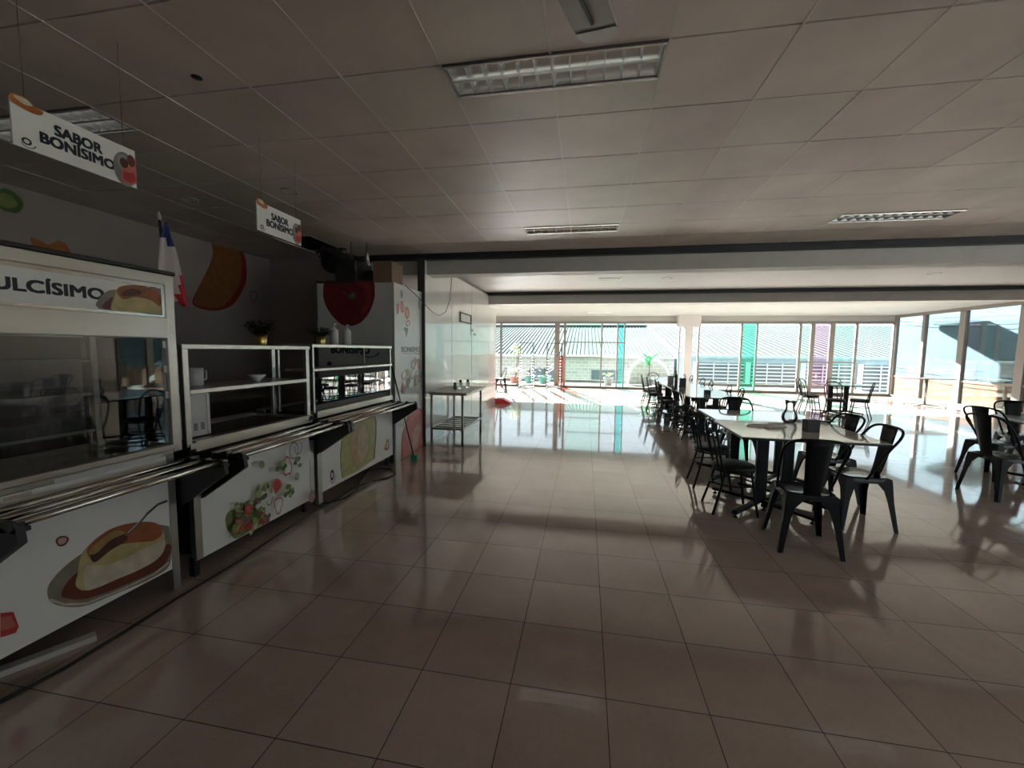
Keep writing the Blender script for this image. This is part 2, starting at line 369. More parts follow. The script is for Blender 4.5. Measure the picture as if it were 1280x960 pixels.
# suspended ceiling of square tiles with thin bars
GX, GY, TX, TY = -1.4256, 2.2701, .6004, .5989
LAMPS = [(-.8252, 2.2701), (-4.4276, 2.2701), (-.8252, 5.2646), (2.7772, 5.2646)]
def lamp_cell(i, j):
    x, y = GX+i*TX, GY+j*TY
    return any(abs(y-ly) < .05 and lx-.05 < x < lx+1.15 for lx, ly in LAMPS)
c = MB(); rr = random.Random(9)
HOLES = {(-5, 6), (-5, 5)}
for i in range(-7, 23):
    for j in range(-9, 7):
        x0, x1 = max(XL, GX+i*TX), min(XR, GX+(i+1)*TX); y0, y1 = max(YB, GY+j*TY), min(6.47, GY+(j+1)*TY)
        if x1-x0 < .03 or y1-y0 < .03 or (i, j) in HOLES: continue
        if lamp_cell(i, j): y0 += .30
        dz = rr.uniform(0, .002); g = .003
        c.box(x0+g, x1-g, y0+g*1.6, y1-g*1.6, CZ+dz, CZ+.02, rr.choice((0, 0, 1, 2)))
for i in range(-6, 23): c.box(GX+i*TX-.005, GX+i*TX+.005, YB, 6.47, CZ-.0015, CZ+.012, 3)
c.box(XL, XR, YB, 6.47, CZ+.13, CZ+.15, 4)
c.lathe([(.0, CZ-.001), (.028, CZ-.001), (.03, CZ+.002)], (-2.263, 2.141, 0), 12, 4)
o = struct(c, 'ceiling', ['tile', 'tile2', 'tile3', 'tbar', 'black'])
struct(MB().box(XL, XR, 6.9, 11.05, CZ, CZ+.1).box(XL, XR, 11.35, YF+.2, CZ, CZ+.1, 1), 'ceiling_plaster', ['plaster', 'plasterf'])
struct(MB().box(-3.9, XR, 6.6, 6.9, 2.895, 3.6, 0).box(-3.9, XR, 6.49, 6.599, 3.12, 3.22, 1), 'trim_1', ['beam', 'stripe'])
struct(MB().box(XL, XR, 11.05, 11.35, 2.905, 3.4, 0).box(XL, XR, 10.95, 11.049, 3.13, 3.21, 1), 'trim_2', ['beam', 'stripe'])
struct(MB().box(XL-.1, XR+.1, YB-.1, YF+.25, 3.42, 3.6), 'ceiling_slab', 'beam')
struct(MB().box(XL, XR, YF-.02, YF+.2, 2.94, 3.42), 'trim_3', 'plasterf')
# kitchen wall on the left, with printed fruit
s_m = ['wallk']; b = MB().box(XL-.12, XL, YB, YF+.2, 0, 3.42); sh = Sheet(b, 'x', XL, 1, s_m)
sh.smooth([(5.452,3.259),(5.958,3.229),(6.045,2.884),(5.959,2.604),(5.722,2.313),(5.395,2.199),(5.057,2.259),(5.174,2.536),(5.349,2.851),(5.428,3.061)], 'p_skin')
sh.smooth([(5.456,3.231),(5.893,3.206),(5.94,2.865),(5.83,2.585),(5.603,2.326),(5.398,2.241),(5.088,2.272),(5.186,2.538),(5.362,2.854),(5.436,3.063)], 'p_peach')
sh.smooth([(3.137,3.138),(3.211,3.159),(3.284,3.106),(3.296,3.037),(3.253,2.957),(3.187,2.943),(3.126,2.966)], 'p_green')
sh.smooth([(3.134,3.095),(3.198,3.111),(3.248,3.064),(3.245,3.013),(3.189,2.98),(3.128,2.994)], 'p_olive')
sh.poly([(3.323,2.743),(3.398,2.733),(3.467,2.697),(3.559,2.767),(3.622,2.744),(3.669,2.651),(3.665,2.585),(3.374,2.553)], 'p_orange')
sh.ell(6.172, 2.522, .09, .10, 'p_grey'); sh.ell(6.172, 2.522, .06, .07, 'wallk')
struct(b, 'wall_left', s_m)
struct(MB().box(XL, -3.9, 6.56, 6.68, 0, 3.42), 'wall_kitchen_end', 'wallk')
struct(MB().box(XL-.1, 4.0, YB-.12, YB, 0, 3.42).box(11.4, XR+.2, YB-.12, YB, 0, 3.42).box(4.0, 11.4, YB-.12, YB, 0, .15).box(4.0, 11.4, YB-.12, YB, 3.1, 3.42), 'wall_back', 'wallb')
r = thing('window_added_back', None, None, kind='structure')  # added window behind the camera, daylight fill for the near room
MB().box(4.0, 11.4, YB-.08, YB, .15, .21).box(4.0, 11.4, YB-.08, YB, 3.04, 3.1).build('window_frame', 'alu', r)
for x in (4.03, 5.87, 7.7, 9.53, 11.37): MB().box(x-.035, x+.035, YB-.08, YB, .21, 3.04).build('mullion', 'alu', r)
for x in (4.03, 5.87, 7.7, 9.53): MB().box(x+.035, x+1.8, YB-.046, YB-.04, .21, 3.04).build('window_pane', 'glass', r)
struct(MB().box(XR, XR+.15, 4.6, 12.6, 0, 3.42).box(XR, XR+.15, YB, -2.6, 0, 3.42).box(XR, XR+.15, -2.6, 4.6, 0, .15).box(XR, XR+.15, -2.6, 4.6, 3.1, 3.42), 'wall_right', 'wallb')
r = thing('window_added_right', None, None, kind='structure')  # added window out of view on the right, daylight fill for the near room
MB().box(XR, XR+.08, -2.6, 4.6, .15, .21).box(XR, XR+.08, -2.6, 4.6, 3.04, 3.1).build('window_frame', 'alu', r)
for y in (-2.57, -.8, 1.0, 2.8, 4.57): MB().box(XR, XR+.08, y-.035, y+.035, .21, 3.04).build('mullion', 'alu', r)
for y in (-2.57, -.8, 1.0, 2.8): MB().box(XR+.04, XR+.046, y+.035, y+1.735, .21, 3.04).build('window_pane', 'glass', r)
# white panel partition
p = MB(); p.box(-2.75, -2.65, 6.50, 11.05, 0, 3.14, 0); p.box(-2.76, -2.64, 6.47, 6.5, 0, 3.14, 1)
for y in (7.9, 9.35): p.box(-2.6505, -2.648, y, y+.012, 0, 3.13, 2)
p.box(-2.70, -2.64, 6.5, 11.05, 3.13, 3.16, 2)
p.box(-2.80, -2.69, 11.05, 12.2, 0, 2.88, 0); p.box(-2.69, -2.688, 11.06, 11.075, 0, 2.86, 2)
struct(p, 'wall_partition', ['panelw', 'wire', 'grey'])
struct(MB().box(-2.65, -2.635, 6.5, 11.05, 0, .05), 'baseboard_partition', 'panelw')
# column in the window line
struct(MB().box(4.112, 4.415, 18.3, 18.6, 0, 3.21).box(3.824, 4.716, 18.27, 18.62, 2.72, 3.21), 'wall_column', 'plaster')

# ------------------------------------------------------------------ front windows
def front_window(name, x0, x1, muls, bars, tints):
    r = thing(name, None, None, (0, 0, 0), kind='structure')
    f = MB(); f.box(x0, x1, YF-.05, YF+.05, 2.88, 2.94); f.box(x0, x1, YF-.07, YF+.07, 0, .10)
    for x in (x0, x1-.06): f.box(x, x+.06, YF-.05, YF+.05, .1, 2.88)
    f.build('window_frame', 'alu', r)
    for x, wd in muls: MB().bbox(x-wd/2, x+wd/2, YF-.045, YF+.045, .1, 2.88, .005).build('mullion', 'alu', r)
    for a, b_, z in bars: MB().box(a, b_, YF-.03, YF+.03, z-.025, z+.025).build('transom', 'alu', r)
    xs = [x0+.06]+[x for x, _ in muls]+[x1-.06]
    for i in range(len(xs)-1):
        t = tints.get(i, 'glass')
        if isinstance(t, tuple):
            MB().box(xs[i]+.02, xs[i+1]-.02, YF-.004, YF+.004, t[2], 2.88).build('window_pane', t[0], r)
            q = MB().box(xs[i]+.02, xs[i+1]-.02, YF-.004, YF+.004, .1, t[2]).build('window_pane', t[1], r)
            tag(q, 'red tinted lower pane')
        else:
            q = MB().box(xs[i]+.02, xs[i+1]-.02, YF-.004, YF+.004, .1, 2.88).build('window_pane', t, r)
            if t != 'glass': tag(q, t.replace('glass_', '')+' tinted pane')
front_window('window_1', XL, 4.0, [(-3.87, .09), (-1.28, .22), (-.93, .10), (.70, .07), (1.38, .06), (1.68, .06)],
             [(-.93, 1.68, 2.05), (-.93, .70, 1.38), (-1.28, -.93, 1.42)], {2: ('glass', 'glass_red', 1.4), 3: 'glass_mint', 5: 'glass_cyan'})
front_window('window_2', 4.72, XR-.02, [(6.44, .08), (7.03, .07), (8.66, .09), (9.12, .15), (9.83, .18), (10.7, .09)],
             [(8.66, 10.7, 1.32)], {1: 'glass_green', 3: 'glass_mint', 4: 'glass_pink', 5: 'glass_mint'})
r = thing('window_3', None, None, (0, 0, 0), kind='structure')
ys = [(18.62, .10), (17.25, .12), (15.70, .22), (13.80, .25), (12.64, .1)]
f = MB(); f.box(XR-.05, XR+.06, 12.6, YF, 3.10, 3.21); f.box(XR-.06, XR+.07, 12.6, YF, 0, .09); f.box(XR-.03, XR+.05, 12.6, YF, .79, .86)
f.build('window_frame', 'alu', r)
for y, wd in ys: MB().bbox(XR-.06, XR+.06, y-wd/2, y+wd/2, .09, 3.10, .006).build('mullion', 'alu', r)
for (a, _), (b_, _) in zip(ys[1:], ys[:-1]): MB().box(XR, XR+.008, a, b_, .09, 3.10).build('window_pane', 'glass', r)

# ------------------------------------------------------------------ outside: terrace, neighbouring buildings
struct(MB().box(-9, 12.6, YF+.12, 22.3, -.2, -.02, 0).box(-9, 12.6, 22.15, 22.3, -.02, .12, 0), 'terrace', ['terrace'])
struct(MB().box(-60, 80, -30, 90, -4.2, -4.0), 'ground', 'ground')
def roof(name, label, x0, x1, y0, z0, y1, z1, per=.26):
    m_ = MB(); n = int((x1-x0)/per); prof = [(0, 0), (.36, 0), (.42, .06), (.56, .06), (.62, 0)]
    xs = [(x0+(i+a)*per, h) for i in range(n) for a, h in prof]+[(x0+n*per, 0)]
    d = Vector((0, y1-y0, z1-z0)).normalized(); nz = Vector((0, -d.z, d.y))
    vs = []
    for t in (0, 1):
        for lay in (0, -.012):
            for x, h in xs:
                q = Vector((x, y0+(y1-y0)*t, z0+(z1-z0)*t))+nz*(h+lay); vs.append(tuple(q))
    N = len(xs); ms = []
    fs = [(i, i+1, 2*N+i+1, 2*N+i) for i in range(N-1)]+[(N+i+1, N+i, 3*N+i, 3*N+i+1) for i in range(N-1)]+[(i+1, i, N+i, N+i+1) for i in range(N-1)]
    m_.add(vs, fs, 0); m_.m = [1 if (i < N-1 and i % 5 in (1, 3)) else 0 for i in range(len(fs))]  # both sides of each rib get the painted shade
    return m_
bld = thing('industrial_building', 'low building with grey block wall under a ribbed metal roof, seen left of the column', 'building', (-2, 26, -4))
def pb(mb, name, mats): o = mb.build(name, mats, bld); o.matrix_parent_inverse = Matrix.Translation((2, -26, 4)); return o
pb(MB().box(-14, 5.3, 26, 38, -4, 1.36), 'wall', 'block')
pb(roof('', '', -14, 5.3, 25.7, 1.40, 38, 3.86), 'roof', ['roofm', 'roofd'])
pb(MB().box(-14, 5.3, 37.9, 38.4, 3.84, 4.02), 'ridge_cap', 'roofd')
pb(MB().box(-14, 5.3, 25.62, 25.75, 1.28, 1.40), 'gutter', 'whitew')
for x in (-3.2, .4): pb(MB().box(x, x+1.6, 25.96, 26.02, -1.6, .5), 'window', 'darkw')
bld2 = thing('blue_building', 'pale blue building with slatted windows under a ribbed metal roof, right of the column', 'building', (12, 26, -4))
def pb2(mb, name, mats): o = mb.build(name, mats, bld2); o.matrix_parent_inverse = Matrix.Translation((-12, -26, 4)); return o
pb2(MB().box(5.5, 30, 26.1, 38, -4, 1.46), 'wall', 'bluew')
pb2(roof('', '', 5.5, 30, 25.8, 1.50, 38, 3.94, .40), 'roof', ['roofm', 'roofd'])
pb2(MB().box(5.5, 30, 25.72, 25.85, 1.36, 1.50), 'gutter', 'bluew')
for k, x in enumerate((6.7, 9.6, 12.5, 15.4, 18.3, 21.2)):
    pb2(MB().box(x, x+2.5, 26.04, 26.1, -.75, 1.06), 'window', 'darkw')
    m_ = MB()
    for z in [(-.70+.205*i) for i in range(9)]: m_.box(x, x+2.5, 25.97, 26.03, z, z+.07)
    for xx in (x+.8, x+1.6): m_.box(xx, xx+.06, 25.95, 25.99, -.75, 1.06)
    pb2(m_, 'louvre', 'whitew')
    pb2(MB().box(x-.34, x-.06, 25.93, 26.09, -.8, 1.12), 'pilaster', 'whitew')
nb = thing('orange_and_blue_building', 'painted building outside the side windows, orange below and blue above', 'building', (13.0, 16, -4))
o = MB().box(13.0, 16.4, 9.5, 20.1, -4, .73).build('lower_wall', 'orange', nb); o.matrix_parent_inverse = Matrix.Translation((-13.0, -16, 4))
o = MB().box(13.0, 16.4, 9.5, 20.1, .73, 3.7).build('upper_wall', 'azure', nb); o.matrix_parent_inverse = Matrix.Translation((-13.0, -16, 4))
for k, (z, dz) in enumerate(((3.02, .05), (2.86, .1), (1.20, -.06), (1.08, -.07), (.94, -.08))):
    pts = [(12.8+.2*abs(i-5)**3/125., 10+i*1.0, z+dz*(i/5.-1)-.05*math.sin(math.pi*i/10)) for i in range(11)]
    tag(MB().tube(pts, .008, 5, 0).build('power_cable', 'wire'), ['topmost', 'second from top', 'third from top', 'fourth from top', 'lowest'][k]+' dark cable strung outside the side windows', 'cable', 'cables outside the side windows')

struct(MB().box(-9, 12.25, YF+.26, 20.6, 3.87, 4.1).box(-9, 12.25, YF, YF+.26, 3.42, 4.1), 'trim_added_eave', 'plaster')  # unseen eave, added to shade the side building and the terrace
# plants and arch on the terrace
def pot(mb, r, h, m=0):
    mb.lathe([(0, 0), (r*.68, 0), (r*.74, .01), (r, h*.86), (r*1.08, h*.86), (r*1.08, h), (r*.94, h), (r*.9, h*.9)], n=20, m=m)
def leaf(mb, base, yaw, length, width, rise, droop, m=0, seg=7):
    d = Vector((math.cos(yaw), math.sin(yaw), 0)); sd_ = Vector((-math.sin(yaw), math.cos(yaw), 0)); vs = []
    for i in range(seg+1):
        t = i/seg; p_ = Vector(base)+d*(length*t)+Vector((0, 0, rise*t-droop*t*t)); ww = width*math.sin(math.pi*min(1, .08+.92*t))**.8*.5
        vs += [p_-sd_*ww+Vector((0, 0, .15*ww)), p_, p_+sd_*ww+Vector((0, 0, .15*ww))]
    fs = [(3*i+k, 3*i+k+1, 3*i+k+4, 3*i+k+3) for i in range(seg) for k in (0, 1)]
    mb.add(vs, fs, m, True)
def plant(name, label, cat, loc, potmat, r, h, leafmat, n, ll, lw, rise, droop, trunk=0, seed=1):
    t = thing(name, label, cat, loc); q = MB(); pot(q, r, h); q.build('pot', potmat, t)
    MB().lathe([(0, h*.9), (r*.9, h*.9)], n=16).build('soil', 'soil', t)
    rr = random.Random(seed); q = MB()
    if trunk: MB().tube([(0, 0, h*.85), (.02, 0, h+trunk*.5), (0, 0, h+trunk)], [.035, .028, .02], 8).build('trunk', 'card', t)
    for i in range(n): leaf(q, (0, 0, h+trunk*rr.uniform(.75, 1)), i*2.4+rr.uniform(-.3, .3), ll*rr.uniform(.7, 1.1), lw, rise*rr.uniform(.5, 1.2), droop*rr.uniform(.6, 1.2))
    q.flat = True; q.build('leaves', leafmat, t)
plant('banana_plant', 'broad-leaved green plant in front of the white arch outside', 'plant', (3.05, 20.6, -.02), 'pot_grey', .22, .40, 'leaf_b', 13, .62, .17, .85, .45, .75, 3)
plant('dracaena_plant', 'yellow-green spiky plant in a pink pot on the terrace', 'plant', (-3.45, 20.2, -.02), 'pot_pink', .27, .38, 'leaf_y', 16, .55, .07, .5, .45, .25, 4)
plant('dracaena_tree', 'tall thin plant with yellow-green tuft behind the pink pot', 'plant', (-3.55, 21.2, -.02), 'pot_grey', .2, .32, 'leaf_y', 18, .55, .09, .45, .5, 1.55, 5)
plant('agave_plant', 'thin-leaved plant in a teal pot on the terrace', 'plant', (-1.98, 20.3, -.02), 'pot_teal', .32, .42, 'leaf', 12, .5, .05, .6, .2, .05, 6)
plant('shrub_in_grey_pot', 'small shrub in a grey pot outside the middle panes', 'plant', (1.12, 20.2, -.02), 'pot_grey', .22, .40, 'leaf_y', 14, .34, .05, .4, .3, .08, 7)
plant('shrub_in_teal_pot', 'low shrub in a teal pot between the two racks, outside', 'plant', (-2.75, 20.5, -.02), 'pot_teal', .26, .40, 'leaf', 14, .4, .05, .5, .3, .1, 8)
ar = thing('garden_arch', 'white masonry arch filled with blockwork standing on the terrace', 'arch', (3.15, 21.4, 0))
pts = [(-.95+.0, 0, 0)]+[(-.95*math.cos(g), 0, .35+.95*math.sin(g)) for g in [math.pi*i/16 for i in range(17)]]+[(.95, 0, 0)]
MB().tube(pts, .09, 8).build('arch_rim', 'whitew', ar)
q = MB().prism([(-.92, 0), (.92, 0)]+[(.92*math.cos(math.pi*i/16), .35+.92*math.sin(math.pi*i/16)) for i in range(17)], -.05, .05, 'y'); q.build('block_infill', 'block', ar)

# ------------------------------------------------------------------ serving line
PX = -2.7
def bracket(mb, y, x0=-2.69, x1=-2.33, m=0, dirn=1):
    # black plate under the rails, sloping back to the counter front
    mb.prism([(x0, .90), (x1, .90), (x1+.01, .81), (x0, .56)], y, y+.03*dirn, 'y', m)
    mb.box(x0, x1, min(y, y+.05*dirn), max(y, y+.05*dirn), .855, .875, m)
def rails(parent, y0, y1):
    for x in (-2.60, -2.475, -2.35):
        MB().tube([(x, y0, .892), (x, y1, .892)], .017, 12).build('tray_rail', 'steel_hi', parent)
    for y in (y0+.01, y1-.04):
        q = MB(); bracket(q, y)
        for x in (-2.60, -2.475, -2.35): q.box(x-.02, x+.02, y, y+.03, .86, .885); q.tube([(x, y-.012, .892), (x, y+.0, .892)], .026, 12)
        q.build('rail_bracket', 'bracket', parent)

# hot display case with sign
case = thing('display_case', 'tall glazed stainless display case with a printed front, nearest in the serving line', 'display case')
Y0, Y1 = .55, 2.30
q = MB(); q.box(-3.4, -2.73, Y0, 2.2, .16, .9); q.build('body', 'darkbody', case)
mm = ['print_w']; q = MB().box(-2.73, -2.70, Y0, 2.195, .156, .93); sh = Sheet(q, 'x', PX, 1, mm)
sh.smooth([(1.556,0.378),(1.589,0.442),(1.69,0.5),(1.849,0.529),(2.051,0.519),(2.168,0.468),(2.191,0.42),(2.179,0.197),(2.053,0.167),(1.847,0.187),(1.697,0.211),(1.583,0.295)], 'p_plate')
sh.smooth([(1.613,0.343),(1.66,0.402),(1.735,0.413),(1.916,0.349),(2.179,0.337),(2.169,0.241),(2.1,0.202),(1.907,0.211),(1.724,0.241),(1.629,0.3)], 'p_sauce')
sh.line([(1.563,0.334),(1.62,0.271),(1.714,0.217),(1.886,0.193),(2.076,0.185),(2.172,0.213)], .012, 'p_cream')
sh.smooth([(1.674,0.348),(1.687,0.407),(1.702,0.483),(1.742,0.536),(1.852,0.583),(1.989,0.564),(2.107,0.509),(2.151,0.426),(2.152,0.325),(2.104,0.274),(1.993,0.261),(1.872,0.27),(1.765,0.277),(1.702,0.301)], 'p_flan')
sh.smooth([(1.727,0.427),(1.84,0.378),(2.043,0.378),(2.148,0.377),(2.152,0.325),(2.104,0.274),(1.993,0.261),(1.872,0.27),(1.765,0.277),(1.714,0.303)], 'p_cream')
sh.smooth([(1.742,0.53),(1.852,0.583),(1.99,0.566),(2.107,0.512),(2.144,0.434),(2.089,0.405),(1.942,0.456),(1.846,0.475),(1.755,0.456)], 'p_caramel')
sh.smooth([(1.748,0.485),(1.78,0.529),(1.87,0.557),(1.929,0.514),(1.933,0.478),(1.845,0.458),(1.767,0.428)], 'p_hole')
sh.smooth([(1.74,0.495),(1.78,0.533),(1.874,0.564),(1.926,0.527),(1.848,0.518),(1.777,0.476)], 'p_flan_d')
sh.line([(1.935,0.512),(1.984,0.536),(2.055,0.593),(2.125,0.629),(2.186,0.631)], .016, 'p_spoon')
sh.line([(1.94,0.521),(1.984,0.545),(2.051,0.595)], .005, 'p_spoon_l')
sh.smooth([(1.605,0.629),(1.62,0.646),(1.647,0.637),(1.66,0.615),(1.644,0.59),(1.617,0.595)], 'p_sauce'); sh.smooth([(1.613,0.625),(1.624,0.636),(1.644,0.631),(1.652,0.617),(1.64,0.6),(1.62,0.603)], 'p_pinkl')
sh.poly([(1.384,0.38),(1.427,0.358),(1.441,0.273),(1.429,0.249),(1.376,0.263)], 'p_red'); sh.poly([(1.383,0.359),(1.419,0.342),(1.431,0.283),(1.378,0.292)], 'p_red_l')
q.build('printed_front_panel', mm, case)
MB().bbox(-2.76, -2.695, 2.195, 2.245, .0, .93, .003).build('leg', 'steel_dull', case)
for x, y in ((-2.76, Y0), (-3.4, Y0), (-3.4, 2.2)): MB().bbox(x, x+.05, y, y+.05, 0, .9, .003).build('leg', 'steel_dull', case)
pass
q = MB(); q.bbox(-3.42, -2.70, Y0, 2.25, .93, .965); q.bbox(-2.73, -2.69, Y0, 2.255, .965, 1.0, .003); q.build('deck', 'steel', case)
q = MB()
q.bbox(-2.75, -2.695, 2.245, 2.305, .945, 2.11, .003)
q.bbox(-3.42, -3.37, 2.245, 2.305, .945, 2.11, .003)
q.bbox(-3.42, -3.37, Y0, Y0+.05, .945, 2.11, .003); q.bbox(-2.75, -2.695, Y0, Y0+.05, .945, 2.11, .003)
q.bbox(-2.74, -2.69, Y0, 2.245, 2.045, 2.11, .003); q.bbox(-2.735, -2.69, Y0, 2.245, 1.702, 1.835, .003)
q.bbox(-3.42, -3.38, Y0, 2.245, 1.70, 2.09, .003); q.build('upper_frame', 'steel', case)
MB().box(-2.72, -2.703, Y0, 2.245, 2.022, 2.045).box(-2.72, -2.703, Y0, 2.245, 1.835, 1.85).box(-2.72, -2.70, 2.225, 2.245, 1.85, 2.03).build('sign_trim', 'steel_hi', case)
MB().bbox(-3.43, -2.68, Y0, 2.31, 2.11, 2.135).build('top_board', 'darkbody', case)
mm = ['print_w']; q = MB().box(-2.72, -2.708, Y0+.03, 2.228, 1.848, 2.024); sh = Sheet(q, 'x', -2.708, 1, mm)
sh.text('DULCÍSIMO', 1.385, 1.909, 1.91, 1.968+.004, 'text', .035)
sh.smooth([(1.868,1.887),(1.916,1.951),(1.978,1.977),(2.239,2.016),(2.244,1.862),(2.068,1.856),(1.91,1.854),(1.874,1.862)], 'p_plate')
sh.smooth([(1.896,1.873),(1.928,1.911),(1.975,1.934),(2.235,1.948),(2.245,1.867),(2.068,1.857),(1.925,1.855)], 'p_sauce')
sh.smooth([(1.941,1.878),(1.96,1.932),(1.982,1.987),(2.036,2.011),(2.121,2.021),(2.2,1.996),(2.244,1.949),(2.244,1.862),(2.111,1.858),(1.955,1.854)], 'p_flan')
sh.smooth([(1.977,1.96),(1.986,1.989),(2.036,2.011),(2.121,2.021),(2.191,2.004),(2.235,1.958),(2.214,1.907),(2.16,1.939),(2.073,1.946),(2.006,1.925)], 'p_caramel')
sh.smooth([(2.001,1.963),(2.051,1.993),(2.101,1.991),(2.113,1.97),(2.057,1.951),(2.008,1.945)], 'p_hole')
sh.line([(2.105,1.973),(2.137,2.001),(2.174,2.02),(2.235,2.031)], .009, 'p_spoon')
q.build('sign_panel', mm, case)
tag(MB().box(-2.722, -2.716, Y0+.05, 2.245, 1.0, 1.702).build('front_glass', 'glass_case', case))
MB().box(-3.41, -2.76, 2.27, 2.276, 1.0, 1.702).build('end_glass', 'glass_case', case)
for z in (1.16, 1.37, 1.56):
    q = MB(); q.box(-3.30, -2.80, Y0+.06, 2.2, z, z+.006); q.build('glass_shelf', 'glass_case', case)
    MB().box(-2.79, -2.775, 1.45, 1.87, z-.004, z+.01).build('shelf_rim', 'steel_dull', case)
MB().bbox(-2.80, -2.765, 1.865, 1.895, 1.0, 1.70, .002).build('inner_upright', 'steel_dull', case)
for z in (1.66, 1.50, 1.33): MB().box(-2.735, -2.71, 2.225, 2.247, z-.022, z+.022).build('shelf_clip', 'white', case)
MB().box(-2.735, -2.698, 1.62, 2.17, .925, .955).build('label_strip', 'white', case)
MB().box(-2.6995, -2.696, 1.43, 1.53, .905, .925).build('small_sticker', 'p_cream', case)
rails(case, 1.25, 2.30)

# middle counter: open wells, two-tier steel frame
ct = thing('serving_counter', 'stainless serving counter with vegetables printed on its front, middle of the line', 'counter')
MB().box(-3.4, -2.73, 2.42, 3.60, .13, .86).build('body', 'darkbody', ct)
mm = ['print_w']; q = MB().box(-2.73, -2.70, 2.42, 3.60, .12, .87); sh = Sheet(q, 'x', PX, 1, mm)
def salad(sh, u, v, r, seed, cols=('p_red', 'p_green', 'p_green_l', 'p_purple', 'p_olive', 'p_red_l'), n=22):
    rr = random.Random(seed)
    for i in range(n):
        a = rr.uniform(0, 6.28); d = r*math.sqrt(rr.random())*.8
        sh.ell(u+d*math.cos(a), v+d*.8*math.sin(a), r*rr.uniform(.18, .34), r*rr.uniform(.12, .26), rr.choice(cols), rr.uniform(0, 3), 14, .25, i)
def leafy(sh, u, v, r, seed, c='p_green'):
    rr = random.Random(seed)
    for i in range(7):
        a = rr.uniform(0, 6.28); sh.ell(u+r*.8*math.cos(a), v+r*.8*math.sin(a), r*.6, r*.5, rr.choice((c, 'p_green', 'p_olive')) if i < 6 else 'p_green_l', 0, 12, .3, i+seed)
sh.smooth([(2.615,0.287),(2.622,0.348),(2.666,0.374),(2.805,0.352),(2.968,0.254),(3.023,0.173),(2.919,0.146),(2.821,0.131),(2.703,0.129),(2.65,0.197)], 'p_olive')
U = [(2.709,0.247),(2.837,0.181),(2.936,0.197),(3.074,0.261),(3.204,0.473),(3.209,0.583),(3.082,0.433),(2.933,0.431),(2.98,0.356),(3.224,0.355),(3.323,0.45),(2.91,0.679),(3.274,0.703),(3.525,0.184),(2.772,0.348),(2.897,0.271),(2.68,0.411),(3.346,0.571),(3.137,0.592),(3.026,0.22),(2.663,0.321)]
[salad(sh, U[0][0]+dx_, U[0][1]+dz_, r_, sd_, ('p_green', 'p_olive', 'p_green_l', 'p_green', 'p_cream', 'p_red', 'p_purple'), 26) for dx_, dz_, r_, sd_ in ((.02, .04, .05, 21), (.09, .05, .05, 22), (.15, .07, .05, 23), (.05, .11, .05, 24), (.12, .12, .05, 25), (.2, .12, .04, 26), (-.01, -.04, .04, 27), (.0, .09, .04, 28))]; salad(sh, U[0][0], U[0][1], .085, 1, n=30); salad(sh, U[1][0], U[1][1], .08, 2, ('p_green_l', 'p_olive', 'p_cream', 'p_red'), 20); salad(sh, U[2][0], U[2][1], .075, 3, ('p_red', 'p_purple', 'p_red_l', 'p_green'), 22)
salad(sh, U[15][0], U[15][1], .06, 8, ('p_green', 'p_olive', 'p_red', 'p_green_l'), 14)
sh.ell(U[14][0], U[14][1], .035, .045, 'p_red', .2); sh.ell(U[14][0], U[14][1], .02, .03, 'p_red_l', .2)
sh.line([(2.585,0.2),(2.61,0.236),(2.672,0.252)], .006, 'p_olive'); leafy(sh, U[16][0], U[16][1], .03, 5, 'p_grey')
sh.smooth([(3.041,0.482),(3.078,0.507),(3.131,0.472),(3.141,0.42),(3.103,0.384),(3.064,0.371),(3.043,0.416)], 'p_red_l'); sh.smooth([(3.053,0.475),(3.082,0.493),(3.118,0.466),(3.126,0.425),(3.096,0.398),(3.067,0.389),(3.055,0.424)], 'p_red')
def pepper(u, v, ru, rv, c_, c2, rot=0):
    for k in range(3):
        a = rot+k*2.09; sh.ring(u+ru*.38*math.cos(a), v+rv*.38*math.sin(a), ru*.62, rv*.62, .28, c_)
    sh.ell(u, v, ru*.62, rv*.62, 'print_w'); sh.ring(u, v, ru*.5, rv*.5, .22, c2, 0, 20, 170)
pepper(U[3][0]+.02, U[3][1], .055, .085, 'p_red_l', 'p_cream', .4); pepper(U[5][0]+.01, U[5][1]-.01, .06, .10, 'p_red', 'p_cream', 1.6)
leafy(sh, U[7][0]-.02, U[7][1], .05, 11); leafy(sh, U[7][0]+.02, U[7][1]+.04, .03, 12); leafy(sh, U[9][0]-.02, U[9][1], .045, 13); leafy(sh, U[9][0]+.02, U[9][1]-.03, .035, 14); leafy(sh, U[18][0]-.01, U[18][1], .05, 15); leafy(sh, U[17][0], U[17][1], .045, 16)
sh.ring(U[8][0], U[8][1], .035, .055, .15, 'p_green', 0, 180, 380); sh.ell(U[10][0], U[10][1], .03, .035, 'p_olive'); sh.ell(U[10][0], U[10][1], .022, .026, 'p_cream')
sh.ell(U[11][0], U[11][1], .028, .035, 'p_grey', .5); sh.ell(U[11][0], U[11][1], .018, .024, 'p_olive', .5)
sh.ring(U[12][0]+.02, U[12][1], .06, .08, .12, 'p_green'); sh.ring(U[12][0]+.08, U[12][1]+.02, .05, .07, .14, 'p_grey', 0, 160, 400)
sh.ell(U[13][0], U[13][1], .05, .06, 'p_purple'); sh.ell(U[13][0], U[13][1], .04, .05, 'p_pinkl'); sh.ring(U[13][0], U[13][1], .03, .04, .3, 'p_purple'); sh.ell(U[13][0], U[13][1], .008, .01, 'p_purple')
q.build('printed_front_panel', mm, ct)
MB().bbox(-2.74, -2.695, 2.365, 2.42, .12, .60, .003).build('edge_post', 'steel_dull', ct); MB().bbox(-2.74, -2.695, 3.60, 3.665, .13, .72, .003).build('edge_post', 'steel_dull', ct)
